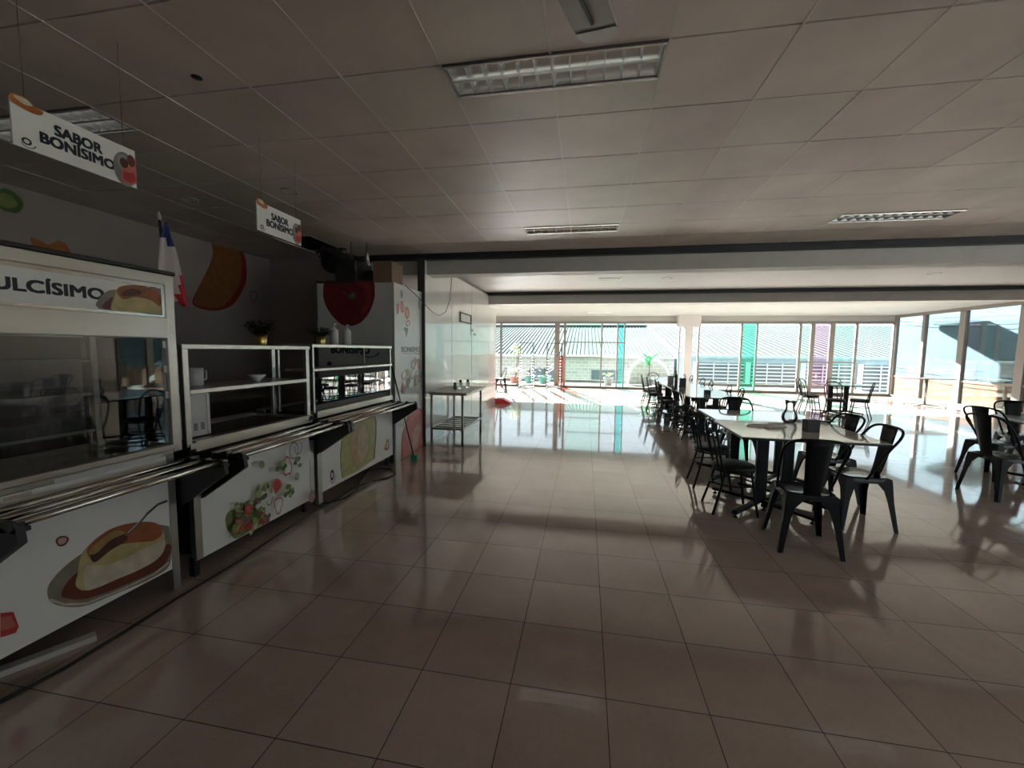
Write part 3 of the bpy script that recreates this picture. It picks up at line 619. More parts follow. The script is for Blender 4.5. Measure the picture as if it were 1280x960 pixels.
for x, y in ((-2.76, 2.36), (-3.38, 2.36), (-3.38, 3.6), (-2.78, 3.56)): MB().bbox(x, x+.045, y, y+.045, 0, .14, .003).build('leg', 'darkbody', ct)
q = MB(); q.bbox(-2.76, -2.69, 2.40, 3.66, .905, .985, .004); q.bbox(-3.42, -3.32, 2.36, 3.66, .93, .98); q.box(-3.42, -2.69, 2.36, 2.41, .93, .97); q.box(-3.42, -2.69, 3.60, 3.66, .93, .975); q.build('deck', 'steel', ct)
MB().box(-3.32, -2.76, 2.41, 3.60, .80, .955).build('well', 'darkbody', ct)
for x0_, y0_ in ((-2.74, 2.345), (-2.74, 3.60), (-3.12, 2.345), (-3.12, 3.60)): MB().bbox(x0_, x0_+.038, y0_, y0_+.043, .95, 1.64, .003).build('upright', 'steel', ct)
MB().bbox(-3.14, -2.69, 2.335, 3.645, 1.632, 1.668, .004).build('top_shelf', 'steel', ct)
MB().bbox(-3.10, -2.70, 2.385, 3.60, 1.315, 1.35, .004).build('lower_shelf', 'steel', ct)
rails(ct, 2.41, 3.74)

# far counter: sneeze guard and avocado print
c3 = thing('sneeze_guard_counter', 'far stainless counter with a glass guard and an avocado printed on its front', 'counter')
MB().box(-3.4, -2.73, 3.79, 5.40, .13, .88).build('body', 'darkbody', c3)
mm = ['print_w']; q = MB().box(-2.73, -2.70, 3.79, 5.40, .13, .90); sh = Sheet(q, 'x', PX, 1, mm)
sh.poly([(4.149,0.167),(4.12,0.298),(4.12,0.459),(4.143,0.588),(4.204,0.71),(4.289,0.804),(4.363,0.833),(4.906,0.807),(4.948,0.676),(4.936,0.49),(4.907,0.324),(4.888,0.204),(4.491,0.162)], 'p_green')
sh.poly([(4.163,0.169),(4.136,0.293),(4.137,0.455),(4.165,0.597),(4.227,0.706),(4.313,0.8),(4.387,0.829),(4.882,0.808),(4.918,0.681),(4.903,0.497),(4.871,0.333),(4.842,0.2),(4.491,0.165)], 'p_avo')
sh.smooth([(4.289,0.472),(4.326,0.631),(4.434,0.737),(4.565,0.779),(4.672,0.724),(4.766,0.571),(4.759,0.36),(4.67,0.246),(4.492,0.188),(4.379,0.252),(4.309,0.356)], 'p_green_l')
sh.smooth([(4.316,0.466),(4.35,0.612),(4.446,0.72),(4.565,0.764),(4.658,0.719),(4.738,0.577),(4.731,0.366),(4.643,0.26),(4.493,0.203),(4.392,0.263),(4.334,0.363)], 'p_pit_s')
sh.smooth([(4.487,0.425),(4.506,0.58),(4.563,0.699),(4.63,0.709),(4.718,0.573),(4.711,0.371),(4.63,0.279),(4.534,0.253),(4.492,0.337)], 'p_pit')
sh.smooth([(5.151,0.266),(5.179,0.325),(5.242,0.393),(5.282,0.335),(5.273,0.253),(5.211,0.235)], 'p_orange'); sh.smooth([(5.185,0.277),(5.206,0.319),(5.241,0.36),(5.258,0.324),(5.246,0.276)], 'p_cream')
sh.ell(5.253, 0.785, .06, .04, 'p_pink')
lg = [(3.963,0.264),(3.973,0.255)]
sh.ring(lg[0][0], lg[0][1], .035, .06, .5, 'p_dk'); sh.ring(lg[1][0], lg[1][1]-.005, .05, .08, .14, 'p_red', 0, 200, 370)
q.build('printed_front_panel', mm, c3)
q = MB(); q.bbox(-2.74, -2.695, 3.72, 3.79, .02, .74, .003); q.build('edge_post', 'steel_dull', c3)
for x, y in ((-3.38, 3.75), (-3.38, 5.3), (-2.78, 5.3), (-2.78, 3.76)): MB().bbox(x, x+.045, y, y+.045, 0, .14, .003).build('leg', 'darkbody', c3)
MB().bbox(-2.735, -2.69, 5.40, 5.45, .0, .95, .003).build('end_post', 'darkbody', c3)
q = MB(); q.bbox(-2.80, -2.69, 3.74, 5.40, .93, 1.0, .004); q.bbox(-2.84, -2.80, 3.74, 5.40, .96, 1.03, .004); q.bbox(-3.42, -3.32, 3.74, 5.40, .95, 1.0); q.build('deck', 'steel', c3)
MB().box(-3.32, -2.84, 3.76, 5.38, .85, .99).box(-2.79, -2.735, 3.76, 5.38, 1.0, 1.06).build('well', 'darkbody', c3)
for x0_, y0_ in ((-2.725, 3.70), (-2.725, 5.36), (-3.12, 3.70), (-3.12, 5.36)): MB().bbox(x0_, x0_+.022, y0_, y0_+.022, .99, 1.66, .002).build('upright', 'steel', c3)
MB().bbox(-3.14, -2.69, 3.685, 5.39, 1.655, 1.69, .004).build('top_shelf', 'steel', c3)
MB().bbox(-3.02, -2.69, 3.69, 5.395, 1.412, 1.442, .004).build('lower_shelf', 'steel', c3)
gm = MB().box(-2.712, -2.706, 3.735, 5.36, 1.085, 1.345); gm.build('sneeze_guard', 'mirror_glass', c3)
rails(c3, 3.75, 5.43)

# appliance, bowl and jug, pots and bottles on the line
ap = thing('white_appliance', 'white countertop appliance with small vents under the lower steel shelf', 'appliance', (-2.93, 2.52, .98))
q = MB().bbox(-.16, .10, -.10, .14, 0, .335, .008)
q.build('housing', 'white', ap)
q = MB()
for k in range(3):
    for z in range(4): q.box(.1, .102, -.06+k*.055, -.03+k*.055, .05+z*.014, .058+z*.014)
q.build('vent', 'darkbody', ap); MB().box(.1, .104, .105, .125, .01, .33).build('edge_strip', 'steel_dull', ap)
tag(MB().lathe([(0, 0), (.025, 0), (.03, .01), (.075, .06), (.072, .062), (.027, .014), (0, .012)], n=20).build('bowl', 'tubew', loc=(-2.85, 3.14, 1.35)), 'small white bowl standing on the lower steel shelf', 'bowl')
j = thing('plastic_jug', 'pale plastic jug at the near end of the lower steel shelf', 'jug', (-2.92, 2.62, 1.35))
MB().lathe([(0, 0), (.05, 0), (.055, .01), (.06, .14), (.056, .14), (.05, .012), (0, .01)], n=18).build('jug_body', 'white', j)
MB().tube([(0, .055, .12), (0, .10, .11), (0, .10, .05), (0, .052, .03)], .007, 6).build('handle', 'white', j)
def shelf_plant(label, loc, seed, spread, hgt, n):
    t = thing('potted_plant', label, 'plant', loc, group='plants in brass pots on the steel shelves')
    MB().lathe([(0, 0), (.036, 0), (.038, .004), (.052, .10), (.049, .10), (.047, .09), (0, .085)], n=24).build('pot', 'gold', t)
    rr = random.Random(seed); q = MB(); q.flat = True
    for i in range(n):
        a = rr.uniform(0, 6.28); l = rr.uniform(.4, 1); b0 = (rr.uniform(-.02, .02), rr.uniform(-.02, .02), .085)
        top = (b0[0]+spread*l*math.cos(a), b0[1]+spread*l*math.sin(a), .085+hgt*rr.uniform(.4, 1))
        for k in range(5):
            f_ = (k+1)/5; base = [b0[c_]+(top[c_]-b0[c_])*f_ for c_ in (0, 1, 2)]
            leaf(q, base, a+rr.uniform(-1.4, 1.4), rr.uniform(.035, .06), .026, rr.uniform(0, .03), .015, seg=3)
    q.build('foliage', 'leaf', t)
shelf_plant('leafy plant in a brass pot on the middle counter\'s top shelf', (-2.86, 3.22, 1.668), 3, .11, .14, 70)
shelf_plant('plant in a brass pot on the far counter\'s top shelf, beside two bottles', (-2.86, 4.06, 1.69), 4, .13, .10, 46)
def bottle(label, loc):
    t = thing('pump_bottle', label, 'bottle', loc, group='white pump bottles on the far shelf')
    MB().lathe([(0, 0), (.044, 0), (.047, .005), (.047, .15), (.042, .175), (.018, .19), (.016, .20), (0, .20)], n=20).build('bottle_body', 'white', t)
    MB().lathe([(.018, .195), (.018, .21), (.007, .212), (.007, .235), (0, .236)], n=12).bbox(-.01, .01, -.012, .045, .232, .245, .003).build('pump', 'white', t)
bottle('white pump bottle beside the plant, left of the pair', (-2.86, 4.30, 1.69)); bottle('white pump bottle on the far shelf, right of the pair', (-2.84, 4.53, 1.69))
# flag on a pole behind the case
fl = thing('flag', 'hanging flag of blue, white and red on a thin pole behind the display case', 'flag', (-3.0, 2.56, .9))
MB().tube([(-.04, -.02, 0), (-.04, 0, .55), (-.03, -.045, 1.66)], .008, 8).build('pole', 'junk', fl); MB().lathe([(0, 0), (.012, 0), (.013, .03), (.003, .06), (0, .06)], (-.03, -.046, 1.65), 10).build('finial', 'fwhite', fl)
q = MB(); q.flat = True
rows = [[(2.528,2.548),(2.54,2.552)],[(2.502,2.485),(2.554,2.5)],[(2.481,2.418),(2.568,2.441)],[(2.467,2.353),(2.595,2.385)],[(2.457,2.285),(2.615,2.32)],[(2.448,2.216),(2.63,2.253)],[(2.444,2.149),(2.645,2.185)],[(2.451,2.084),(2.66,2.116)],[(2.487,2.021),(2.668,2.046)],[(2.542,1.982),(2.678,1.987)],[(2.614,1.967),(2.687,1.927)]]
NC = 14
vs = []; 
for i, (a, b_) in enumerate(rows):
    for k in range(NC+1):
        t = k/NC; y = a[0]+(b_[0]-a[0])*t; z = a[1]+(b_[1]-a[1])*t
        vs.append((.014*math.sin(t*9+i*.25)*min(1, i/3.), y-2.56, z-.9))
for i in range(len(rows)-1):
    for k in range(NC):
        t = (k+.5)/NC; n0 = i*(NC+1)+k
        blue = (i+.5) < 1.9+1.1*t; red = (i+.5) > 5.4+ (1-t)*5.5
        q.add([], [], 0); q.f.append([n0, n0+1, n0+NC+2, n0+NC+1]); q.m.append(0 if blue else 2 if red else 1); q.s.append(True)
q.v = vs
o = q.build('cloth', ['blue', 'fwhite', 'fred'], fl)
mo = o.modifiers.new('solid', 'SOLIDIFY'); mo.thickness = .002; so = o.modifiers.new('sub', 'SUBSURF'); so.levels = 1; so.render_levels = 1

# work bench by the kitchen wall
wb = thing('steel_workbench', 'long steel bench against the kitchen wall behind the serving line', 'bench')
MB().bbox(-5.55, -4.9, 1.2, 6.2, .88, .92, .004).build('top', 'steel_dull', wb); MB().bbox(-5.5, -4.95, 1.3, 6.1, .25, .28).build('lower_shelf', 'steel_dull', wb)
for y in (1.25, 3.7, 6.15):
    for x in (-5.5, -4.95): MB().tube([(x, y, 0), (x, y, .88)], .02, 8).build('leg', 'steel_dull', wb)
fr = thing('upright_refrigerator', 'dark upright fridge standing against the kitchen wall', 'refrigerator', (-5.2, .55, 0))
MB().bbox(-.35, .35, -.45, .45, .06, 1.95, .01).build('cabinet', 'junk', fr); MB().bbox(.35, .375, -.44, .44, .1, 1.93, .006).build('door', 'bracket', fr); MB().tube([(.40, .36, .9), (.40, .36, 1.4)], .012, 8).build('handle', 'steel_dull', fr)
for x in (-.3, .3):
    for y in (-.4, .4): MB().tube([(x, y, 0), (x, y, .07)], .02, 8).build('foot', 'junk', fr)

# cold room box with printed tomato
bx = thing('cold_room_box', 'tall white cold room box printed with a big tomato, beyond the counters', 'cold room')
mm = ['coldw']; q = MB().box(-3.9, -2.69, 5.475, 6.465, 0, 2.59); sh = Sheet(q, 'y', 5.475, -1, mm)
sh.smooth([(-3.758,2.623),(-3.574,2.623),(-3.211,2.616),(-3.012,2.61),(-2.983,2.486),(-2.998,2.345),(-3.079,2.161),(-3.223,2.019),(-3.414,1.972),(-3.557,2.026),(-3.706,2.178),(-3.783,2.324),(-3.8,2.468)], 'p_tom')
sh.smooth([(-3.243,2.588),(-3.087,2.586),(-3.027,2.458),(-3.061,2.289),(-3.174,2.119),(-3.22,2.148),(-3.122,2.346),(-3.135,2.488)], 'p_tom_l')
sh.ell(-3.341, 2.412, .075, .05, 'p_green', 0, 16, .5, 3)
sh.ell(-3.466, 2.45, .012, .015, 'p_grey'); sh.ell(-3.312, 2.419, .014, .018, 'p_grey')
sh.text('BONISIMO', -3.693, -3.079, 1.58, 1.69, 'p_dk', .03)
sh.ring(-3.079, 1.64, .17, .12, .12, 'p_dk', 0, 200, 340); sh.ell(-3.725, 1.417, .04, .04, 'p_tom')
sh2 = Sheet(q, 'x', -2.69, 1, mm)
F_ = [(5.715,2.456),(5.588,2.239),(5.73,2.274),(5.898,2.201),(5.928,2.044),(5.851,1.934),(6.42,2.391),(5.868,1.223),(6.153,1.299),(6.435,1.188),(6.294,1.445)]
sh2.ell(F_[0][0], F_[0][1], .05, .06, 'p_lblue'); sh2.poly([(5.533,2.291),(5.642,2.315),(5.612,2.166),(5.548,2.152)], 'p_pink'); sh2.ell(F_[2][0], F_[2][1], .06, .09, 'p_pink', .1); sh2.ell(F_[2][0], F_[2][1], .03, .06, 'p_pinkl', .1)
sh2.ell(F_[3][0], F_[3][1], .09, .10, 'p_pinkl'); sh2.ring(F_[3][0], F_[3][1], .07, .08, .3, 'p_pink'); sh2.ring(F_[4][0], F_[4][1], .08, .045, .35, 'p_pink', .3, 0, 360)
sh2.smooth([(5.782,1.965),(5.905,1.972),(5.925,1.938),(5.861,1.829),(5.829,1.898)], 'p_lblue'); sh2.ell(F_[6][0], F_[6][1], .10, .10, 'p_lblue')
sh2.text('BONISIMO', 5.696, 6.369, 1.607, 1.688, 'p_grey', .03)
sh2.line([(5.726,1.582),(6.181,1.583)], .01, 'p_grey'); sh2.line([(6.167,1.598),(6.25,1.571),(6.344,1.578),(6.432,1.626),(6.443,1.703)], .02, 'p_pink')
rr = random.Random(7)
for (px_, py_) in [(5.891,1.294),(5.766,1.247),(5.952,1.164),(6.062,1.248),(6.109,1.394),(6.178,1.448),(6.295,1.464),(6.341,1.367),(6.439,1.422),(6.538,1.38),(6.563,1.32),(6.387,1.25),(6.244,1.238),(6.337,1.156),(6.484,1.166),(6.195,1.128),(6.433,1.091),(6.087,1.414)]:
    nm = rr.choice(('p_pink', 'p_lblue', 'p_olive', 'p_pinkl', 'p_pink'))
    if rr.random() < .4: sh2.ring(px_, py_, .07, .07, .3, nm, rr.random()*3, 0, 260)
    else: sh2.ell(px_, py_, .05, .07, nm, rr.uniform(0, 3), 14, .25, int(px_*99))
for (px_, py_) in [(5.893,1.129),(5.734,1.066),(6.547,0.994),(6.255,1.15),(6.421,1.189)]: sh2.ell(px_, py_, .05, .08, 'p_pink' if py_ > .9 and px_ < 5.8 else 'p_lblue')
sh2.smooth([(5.711,-0.013),(5.667,0.143),(5.691,0.334),(5.797,0.511),(5.969,0.648),(6.217,0.697),(6.433,0.638),(6.584,0.474),(6.675,0.233),(6.657,0.03),(6.603,-0.01),(6.089,-0.016)], 'p_red_l')
sh2.smooth([(5.786,0.041),(5.756,0.158),(5.793,0.331),(5.901,0.475),(6.056,0.597),(6.24,0.646),(6.408,0.582),(6.531,0.422),(6.58,0.231),(6.552,0.053),(6.09,0.032)], 'p_pink')
sh2.smooth([(6.048,0.203),(6.096,0.345),(6.236,0.424),(6.379,0.349),(6.304,0.226),(6.229,0.047),(6.09,0.041)], 'p_pinkl')
q.build('insulated_panel', mm, bx)
MB().box(-2.695, -2.685, 5.463, 5.478, 0, 2.595).box(-2.70, -2.684, 6.40, 6.425, 0, 2.59).build('corner_trim', 'white', bx)

# things stacked on the cold room
bz = 2.59
cb = MB().bbox(-3.02, -2.73, 5.50, 5.85, bz, bz+.30, .004); tag(cb.build('cardboard_box', 'card'), 'brown cardboard box on top of the cold room, at its right corner', 'box')
jk = thing('condenser_unit', 'bulky dark condenser unit with hoses on top of the cold room, left side', 'machine', (-3.6, 5.75, bz))
MB().bbox(-.03, .32, -.25, .2, .02, .33, .02).build('housing', 'junk', jk); MB().lathe([(0, -.2), (.16, -.2), (.18, -.17), (.18, .1), (.12, .14), (0, .14)], (-.12, 0, .35), 20, ax='y').build('fan_drum', 'junk', jk)
q = MB()
for i in range(7): q.tube([(-.35+.05*i, -.2, .45-.05*i), (-.2+.04*i, -.26, .52-.04*i), (0+.05*i, -.28, .4-.03*i), (.05+.05*i, -.2, .05)], .013, 6)
q.build('hose', 'rubber', jk); MB().box(-.28, .3, -.28, .22, 0, .03).build('base_plate', 'junk', jk)
MB().tube([(-.05, 0, .48), (-.05, 0, .56)], .06, 10).build('cap', 'junk', jk); MB().lathe([(0, 0), (.035, 0), (.035, .16), (.02, .2), (0, .2)], (.36, -.02, .30), 10).build('canister', 'steel_dull', jk)
mo_ = thing('electric_motor', 'small dark electric motor on top of the cold room, beside the cardboard box', 'motor', (-3.14, 5.72, bz))
MB().lathe([(0, -.14), (.08, -.14), (.10, -.11), (.10, .11), (.08, .14), (0, .14)], (0, 0, .11), 20, ax='y').build('casing', 'junk', mo_); MB().box(-.11, .11, -.14, .14, 0, .02).build('foot_plate', 'steel_dull', mo_)
MB().tube([(.05, -.05, .2), (.1, -.08, .26), (.13, -.1, .3)], .01, 6).build('lead', 'rubber', mo_)
tag(MB().tube([(-3.42, 5.60, CZ-.003), (-3.42, 5.60, 2.88)], .006, 6).build('hanging_wire', 'wire'), 'left thin wire hanging from the ceiling over the motor', 'wire', 'wires over the cold room')
tag(MB().tube([(-3.25, 5.75, CZ-.003), (-3.25, 5.73, 2.95), (-3.16, 5.72, 2.80)], .006, 6).build('hanging_wire', 'wire'), 'right thin wire hanging from the ceiling to the motor', 'wire', 'wires over the cold room')
tag(MB().tube([(x_, y_, z_) for (y_, z_), x_ in zip([(5.873,2.604),(6.078,2.513),(6.397,2.376),(6.75,2.279),(7.062,2.258),(7.403,2.353),(7.632,2.604),(7.727,2.999),(7.728,3.425)], (-2.7, -2.64, -2.60, -2.6, -2.6, -2.6, -2.6, -2.6, -2.6))], .006, 6).build('looped_cable', 'wire'), 'dark cable looping from the cold room across the white partition', 'cable')
tag(MB().tube([(-3.93, 5.45, 1.0), (-3.93, 5.45, 2.56), (-3.88, 5.45, 2.62), (-3.7, 5.5, 2.605)], .010, 8).build('conduit_pipe', 'wire'), 'thin dark pipe running up the left edge of the cold room', 'pipe')

# floor items by the line
tag(MB().tube([(x_, y_, .009) for x_, y_ in [(-2.671,1.195),(-2.609,1.31),(-2.569,1.519),(-2.57,1.775),(-2.586,2.097),(-2.582,2.611),(-2.622,3.08),(-2.648,3.486),(-2.636,3.857),(-2.653,4.267),(-2.588,4.549),(-2.442,4.743),(-2.429,4.918),(-2.591,5.105),(-2.748,5.109),(-2.83,4.939),(-2.733,4.613),(-2.59,4.28),(-2.563,3.994),(-2.629,3.847),(-2.715,3.794)]], .009, 8).build('extension_cable', 'rubber'), 'black cable running along the floor below the counters and looping at the far one', 'cord')
sq = thing('squeegee', 'floor squeegee with a green head leaning at the cold room corner', 'squeegee', (-2.45, 5.57, 0))
MB().tube([(0, 0, .05), (-.275, -.125, 1.42)], .009, 8).build('handle', 'rubber', sq)
MB().bbox(-.05, .05, -.018, .018, .02, .10, .01).bbox(-.06, .06, -.006, .006, 0, .03, .002).build('head', 'greenp', sq)
tag(MB().bar((-2.86, 1.40, .015), (-2.68, 1.735, .015), .06, .03, up=(0, 0, 1)).build('loose_board', 'paper'), 'white loose strip of board lying under the display case', 'board')

# hanging signs
def hang_sign(label, y0, y1, z0, z1, pts):
    t = thing('hanging_sign', label, 'sign', (-2.4, (y0+y1)/2, z0), group='hanging flavour signs'); yc = (y0+y1)/2
    mm = ['print_w']; q = MB().box(-.004, .004, y0-yc, y1-yc, 0, z1-z0); sh = Sheet(q, 'x', .004, 1, mm); W_, H_ = y1-y0, z1-z0
    def R(u, v): return (y0-yc+u*W_, v*H_)
    T = .12*H_
    a = R(.30, .56); b_ = R(.68, .80); sh.text('SABOR', a[0], b_[0], a[1], b_[1], 'text', .035)
    a = R(.19, .27); b_ = R(.79, .51); sh.text('BONÍSIMO', a[0], b_[0], a[1], b_[1], 'text', .035)
    a = R(.09, .16); sh.ring(a[0], a[1], .017, .015, .45, 'p_dk'); sh.ring(a[0]+.005, a[1]-.004, .026, .022, .14, 'p_dk', 0, 200, 350)
    sh.smooth([R(*p_) for p_ in ((0, 1.03), (.03, 1.10), (.10, 1.10), (.17, 1.0), (.22, .96), (.2, .86), (.13, .83), (.05, .86), (0, .9))], 'p_orange'); sh.smooth([R(*p_) for p_ in ((.03, 1.06), (.1, 1.08), (.15, 1.0), (.1, .95), (.04, 1.0))], 'p_cream')
    a = R(.90, .40); sh.ell(a[0]-.005, a[1], .055, .085, 'p_grey'); sh.ell(a[0], a[1]+.03, .04, .045, 'p_lblue'); sh.poly([R(*p_) for p_ in ((.84, .1), (.86, .45), (.93, .5), (1, .75), (1, .12), (.92, .05))], 'p_red_l'); sh.poly([R(*p_) for p_ in ((.86, .14), (.87, .33), (.97, .38), (1, .2), (.93, .08))], 'p_red'); sh.ell(a[0]-.01, a[1]+.03, .02, .025, 'p_hole'); sh.ell(a[0]+.025, a[1]+.055, .02, .03, 'p_sauce')
    q.build('board', mm, t)
    for y in (y0-yc+.05, y1-yc-.05): MB().tube([(0, y, H_), (0, y, CZ-z0-.003)], .0012, 5).build('cord', 'wire', t)
hang_sign('white SABOR BONÍSIMO sign hanging nearer the camera, top left', 1.395, 1.878, 2.492, 2.685, None)
hang_sign('smaller-looking white SABOR BONÍSIMO sign hanging farther down the line', 2.703, 3.172, 2.512, 2.722, None)

# ------------------------------------------------------------------ steel side table by the partition
st = thing('steel_side_table', 'stainless table with a slatted lower shelf against the white partition', 'table')
q = MB(); q.bbox(-2.62, -1.95, 6.58, 7.95, .875, .925, .006); q.build('top', 'steel_dull', st)
for x, y in ((-2.585, 6.62), (-2.04, 6.65), (-2.585, 7.85), (-2.04, 7.88)): MB().tube([(x, y, 0), (x, y, .88)], .021, 10).build('leg', 'steel_dull', st)
q = MB()
for x in (-2.585, -2.04): q.box(x-.015, x+.015, 6.63, 7.88, .27, .31)
for y in (6.635, 7.865): q.box(-2.585, -2.04, y-.015, y+.015, .27, .31)
for i in range(6): q.box(-2.58, -2.05, 6.78+i*.19, 6.82+i*.19, .285, .305)
q.build('slatted_shelf', 'steel_dull', st)
def shaker(label, x, y, h, m_):
    t = thing('seasoning_bottle', label, 'bottle', (x, y, .925), group='seasoning bottles on the steel side table')
    MB().lathe([(0, 0), (.032, 0), (.034, .005), (.034, h*.65), (.022, h*.74), (.022, h*.78), (0, h*.78)], n=14).build('bottle_body', m_, t); MB().lathe([(.026, h*.76), (.027, h), (0, h)], n=12).build('cap', 'bracket', t)
shaker('squat dark seasoning bottle, leftmost of three on the steel table', -2.36, 7.22, .12, 'grey'); shaker('tallest seasoning bottle with a black cap, middle of three', -2.27, 7.28, .165, 'clear'); shaker('seasoning bottle with a black cap, rightmost of three', -2.18, 7.45, .165, 'clear')
pf = MB().box(-2.65, -2.63, 7.42, 8.22, 2.36, 2.39).box(-2.65, -2.63, 7.42, 8.22, 2.17, 2.20).box(-2.65, -2.63, 7.42, 7.46, 2.17, 2.39).box(-2.65, -2.63, 8.18, 8.22, 2.17, 2.39)
pf = None
PY = [(8.417,2.455),(9.282,2.456),(8.418,2.235),(9.285,2.249)]
y0_, y1_ = PY[0][0], PY[1][0]; z1_, z0_ = (PY[0][1]+PY[1][1])/2, (PY[2][1]+PY[3][1])/2
t = thing('empty_frame', 'black empty frame fixed on the white partition', 'frame', (-2.65, (y0_+y1_)/2, z0_)); hw, hh = (y1_-y0_)/2, z1_-z0_
MB().box(0, .02, -hw, hw, 0, .028).box(0, .02, -hw, hw, hh-.028, hh).box(0, .02, -hw, -hw+.05, 0, hh).box(0, .02, hw-.05, hw, 0, hh).build('border', 'bracket', t); MB().box(0, .006, -hw, hw, 0, hh).build('backing', 'panelw', t)
tag(MB().box(-2.65, -2.646, 9.25, 9.29, 2.0, 2.28).box(-2.65, -2.646, 9.29, 9.5, 2.08, 2.14).box(-2.65, -2.646, 9.52, 9.72, 2.0, 2.05).build('wall_sticker', 'grey'), 'small grey sticker remains on the white partition right of the frame', 'sticker')
dp = thing('dustpan', 'red dustpan with a long handle at the far end of the partition', 'dustpan', (-2.60, 12.45, 0))
MB().prism([(-.18, 0), (.34, 0), (.36, .03), (.1, .16), (-.18, .14)], -.16, .16, 'y').build('pan', 'redp', dp); MB().tube([(-.05, 0, .13), (-.12, -.3, .95)], .012, 8).build('handle', 'redp', dp)

# ------------------------------------------------------------------ ceiling fixtures
def make_lamp():
    t = thing('ceiling_light', 'x', 'ceiling light', (0, 0, CZ), group='recessed louvred fittings')
    q = MB(); L_, W_ = 1.19, .288                                    # origin: corner; extends +x, +y, up
    q.box(0, L_, 0, .012, -.006, .10); q.box(0, L_, W_-.012, W_, -.006, .10); q.box(0, .012, 0, W_, -.006, .10); q.box(L_-.012, L_, 0, W_, -.006, .10); q.box(0, L_, 0, W_, .10, .105)
    q.build('housing', 'lampw', t)
    MB().box(.005, L_-.005, .001, .016, -.009, -.004).box(.005, L_-.005, W_-.016, W_-.001, -.009, -.004).build('bright_edge', 'lampm', t)
    q = MB(); q.flat = True
    for c_ in (.078, .210):                                          # two parabolic troughs
        vs = []; n = 12
        for i in range(n+1):
            u = -1+2*i/n; y = c_+u*.058; z = .088*(1-u*u)+.004
            vs += [(.014, y, z), (L_-.014, y, z)]
        q.add(vs, [(2*i, 2*i+1, 2*i+3, 2*i+2) for i in range(n)], 0, True)
    q.build('reflector', 'lampm', t)
    for c_ in (.078, .210): MB().tube([(.02, c_, .066), (L_-.02, c_, .066)], .013, 10).build('fluorescent_tube', 'tube_lit', t)
    q = MB()
    for i in range(13):
        x = .016+i*(L_-.034)/12
        for c_ in (.078, .210): q.prism([(c_-.058, .0), (c_+.058, .0), (c_+.045, .04), (c_-.045, .04)], x, x+.004, 'x')
    q.box(.014, L_-.014, .134, .154, .001, .05)
    q.build('louvre', 'lampw', t)
    return t
l0 = make_lamp()
LB = ['large recessed louvred light fitting behind the fan blade, top centre', 'recessed louvred light fitting partly hidden by the near hanging sign', 'recessed louvred light fitting straight beyond the large one, near the dark beam', 'recessed louvred light fitting on the right, near the dark beam']
for k, (x, y) in enumerate(LAMPS): place(l0 if k == 0 else copy_tree(l0), (x+.005, y+.006, CZ), 0, LB[k])
def downlight(label, x, y, r=.085):
    t = thing('downlight', label, 'downlight', (x, y, CZ), group='round downlights in the ceiling')
    MB().lathe([(r, .002), (r, -.006), (r*.84, -.008), (r*.8, .0), (r*.8, .002)], n=28).build('rim', 'fanw', t); MB().lathe([(0, -.002), (r*.8, -.002)], n=28).build('lens', 'white', t)
downlight('round downlight above the middle counter, nearer the small sign', -2.948, 3.754); downlight('round downlight over the kitchen, left of the small sign', -4.182, 3.793)
P_ = [(1.661,9.221),(6.513,9.227),(0.472,9.191),(0.511,17.209),(0.062,17.37),(5.852,17.622),(4.637,9.838)]
downlight('round downlight in the smooth ceiling just past the first beam, centre', P_[0][0], P_[0][1], .11); downlight('round downlight in the smooth ceiling past the first beam, right', P_[1][0], P_[1][1], .11)
def vent(label, x, y, w_, d_):
    t = thing('ceiling_vent', label, 'vent', (x, y, CZ), group='slotted vents in the smooth ceiling')
    MB().box(-w_/2, w_/2, -d_/2, d_/2, -.008, -.001).build('frame', 'white', t)
    q = MB()
    for i in range(2): q.box(-w_/2+.02, w_/2-.02, -d_/2+.02+i*d_*.5, -d_/2+.02+i*d_*.5+d_*.2, -.011, -.007)
    q.build('slot', 'grey', t)
vent('slotted vent in the smooth ceiling just past the first beam', P_[2][0], P_[2][1], .5, .35)
vent('slotted vent in the far ceiling past the second beam', P_[3][0], P_[3][1]-.3, .9, .5)
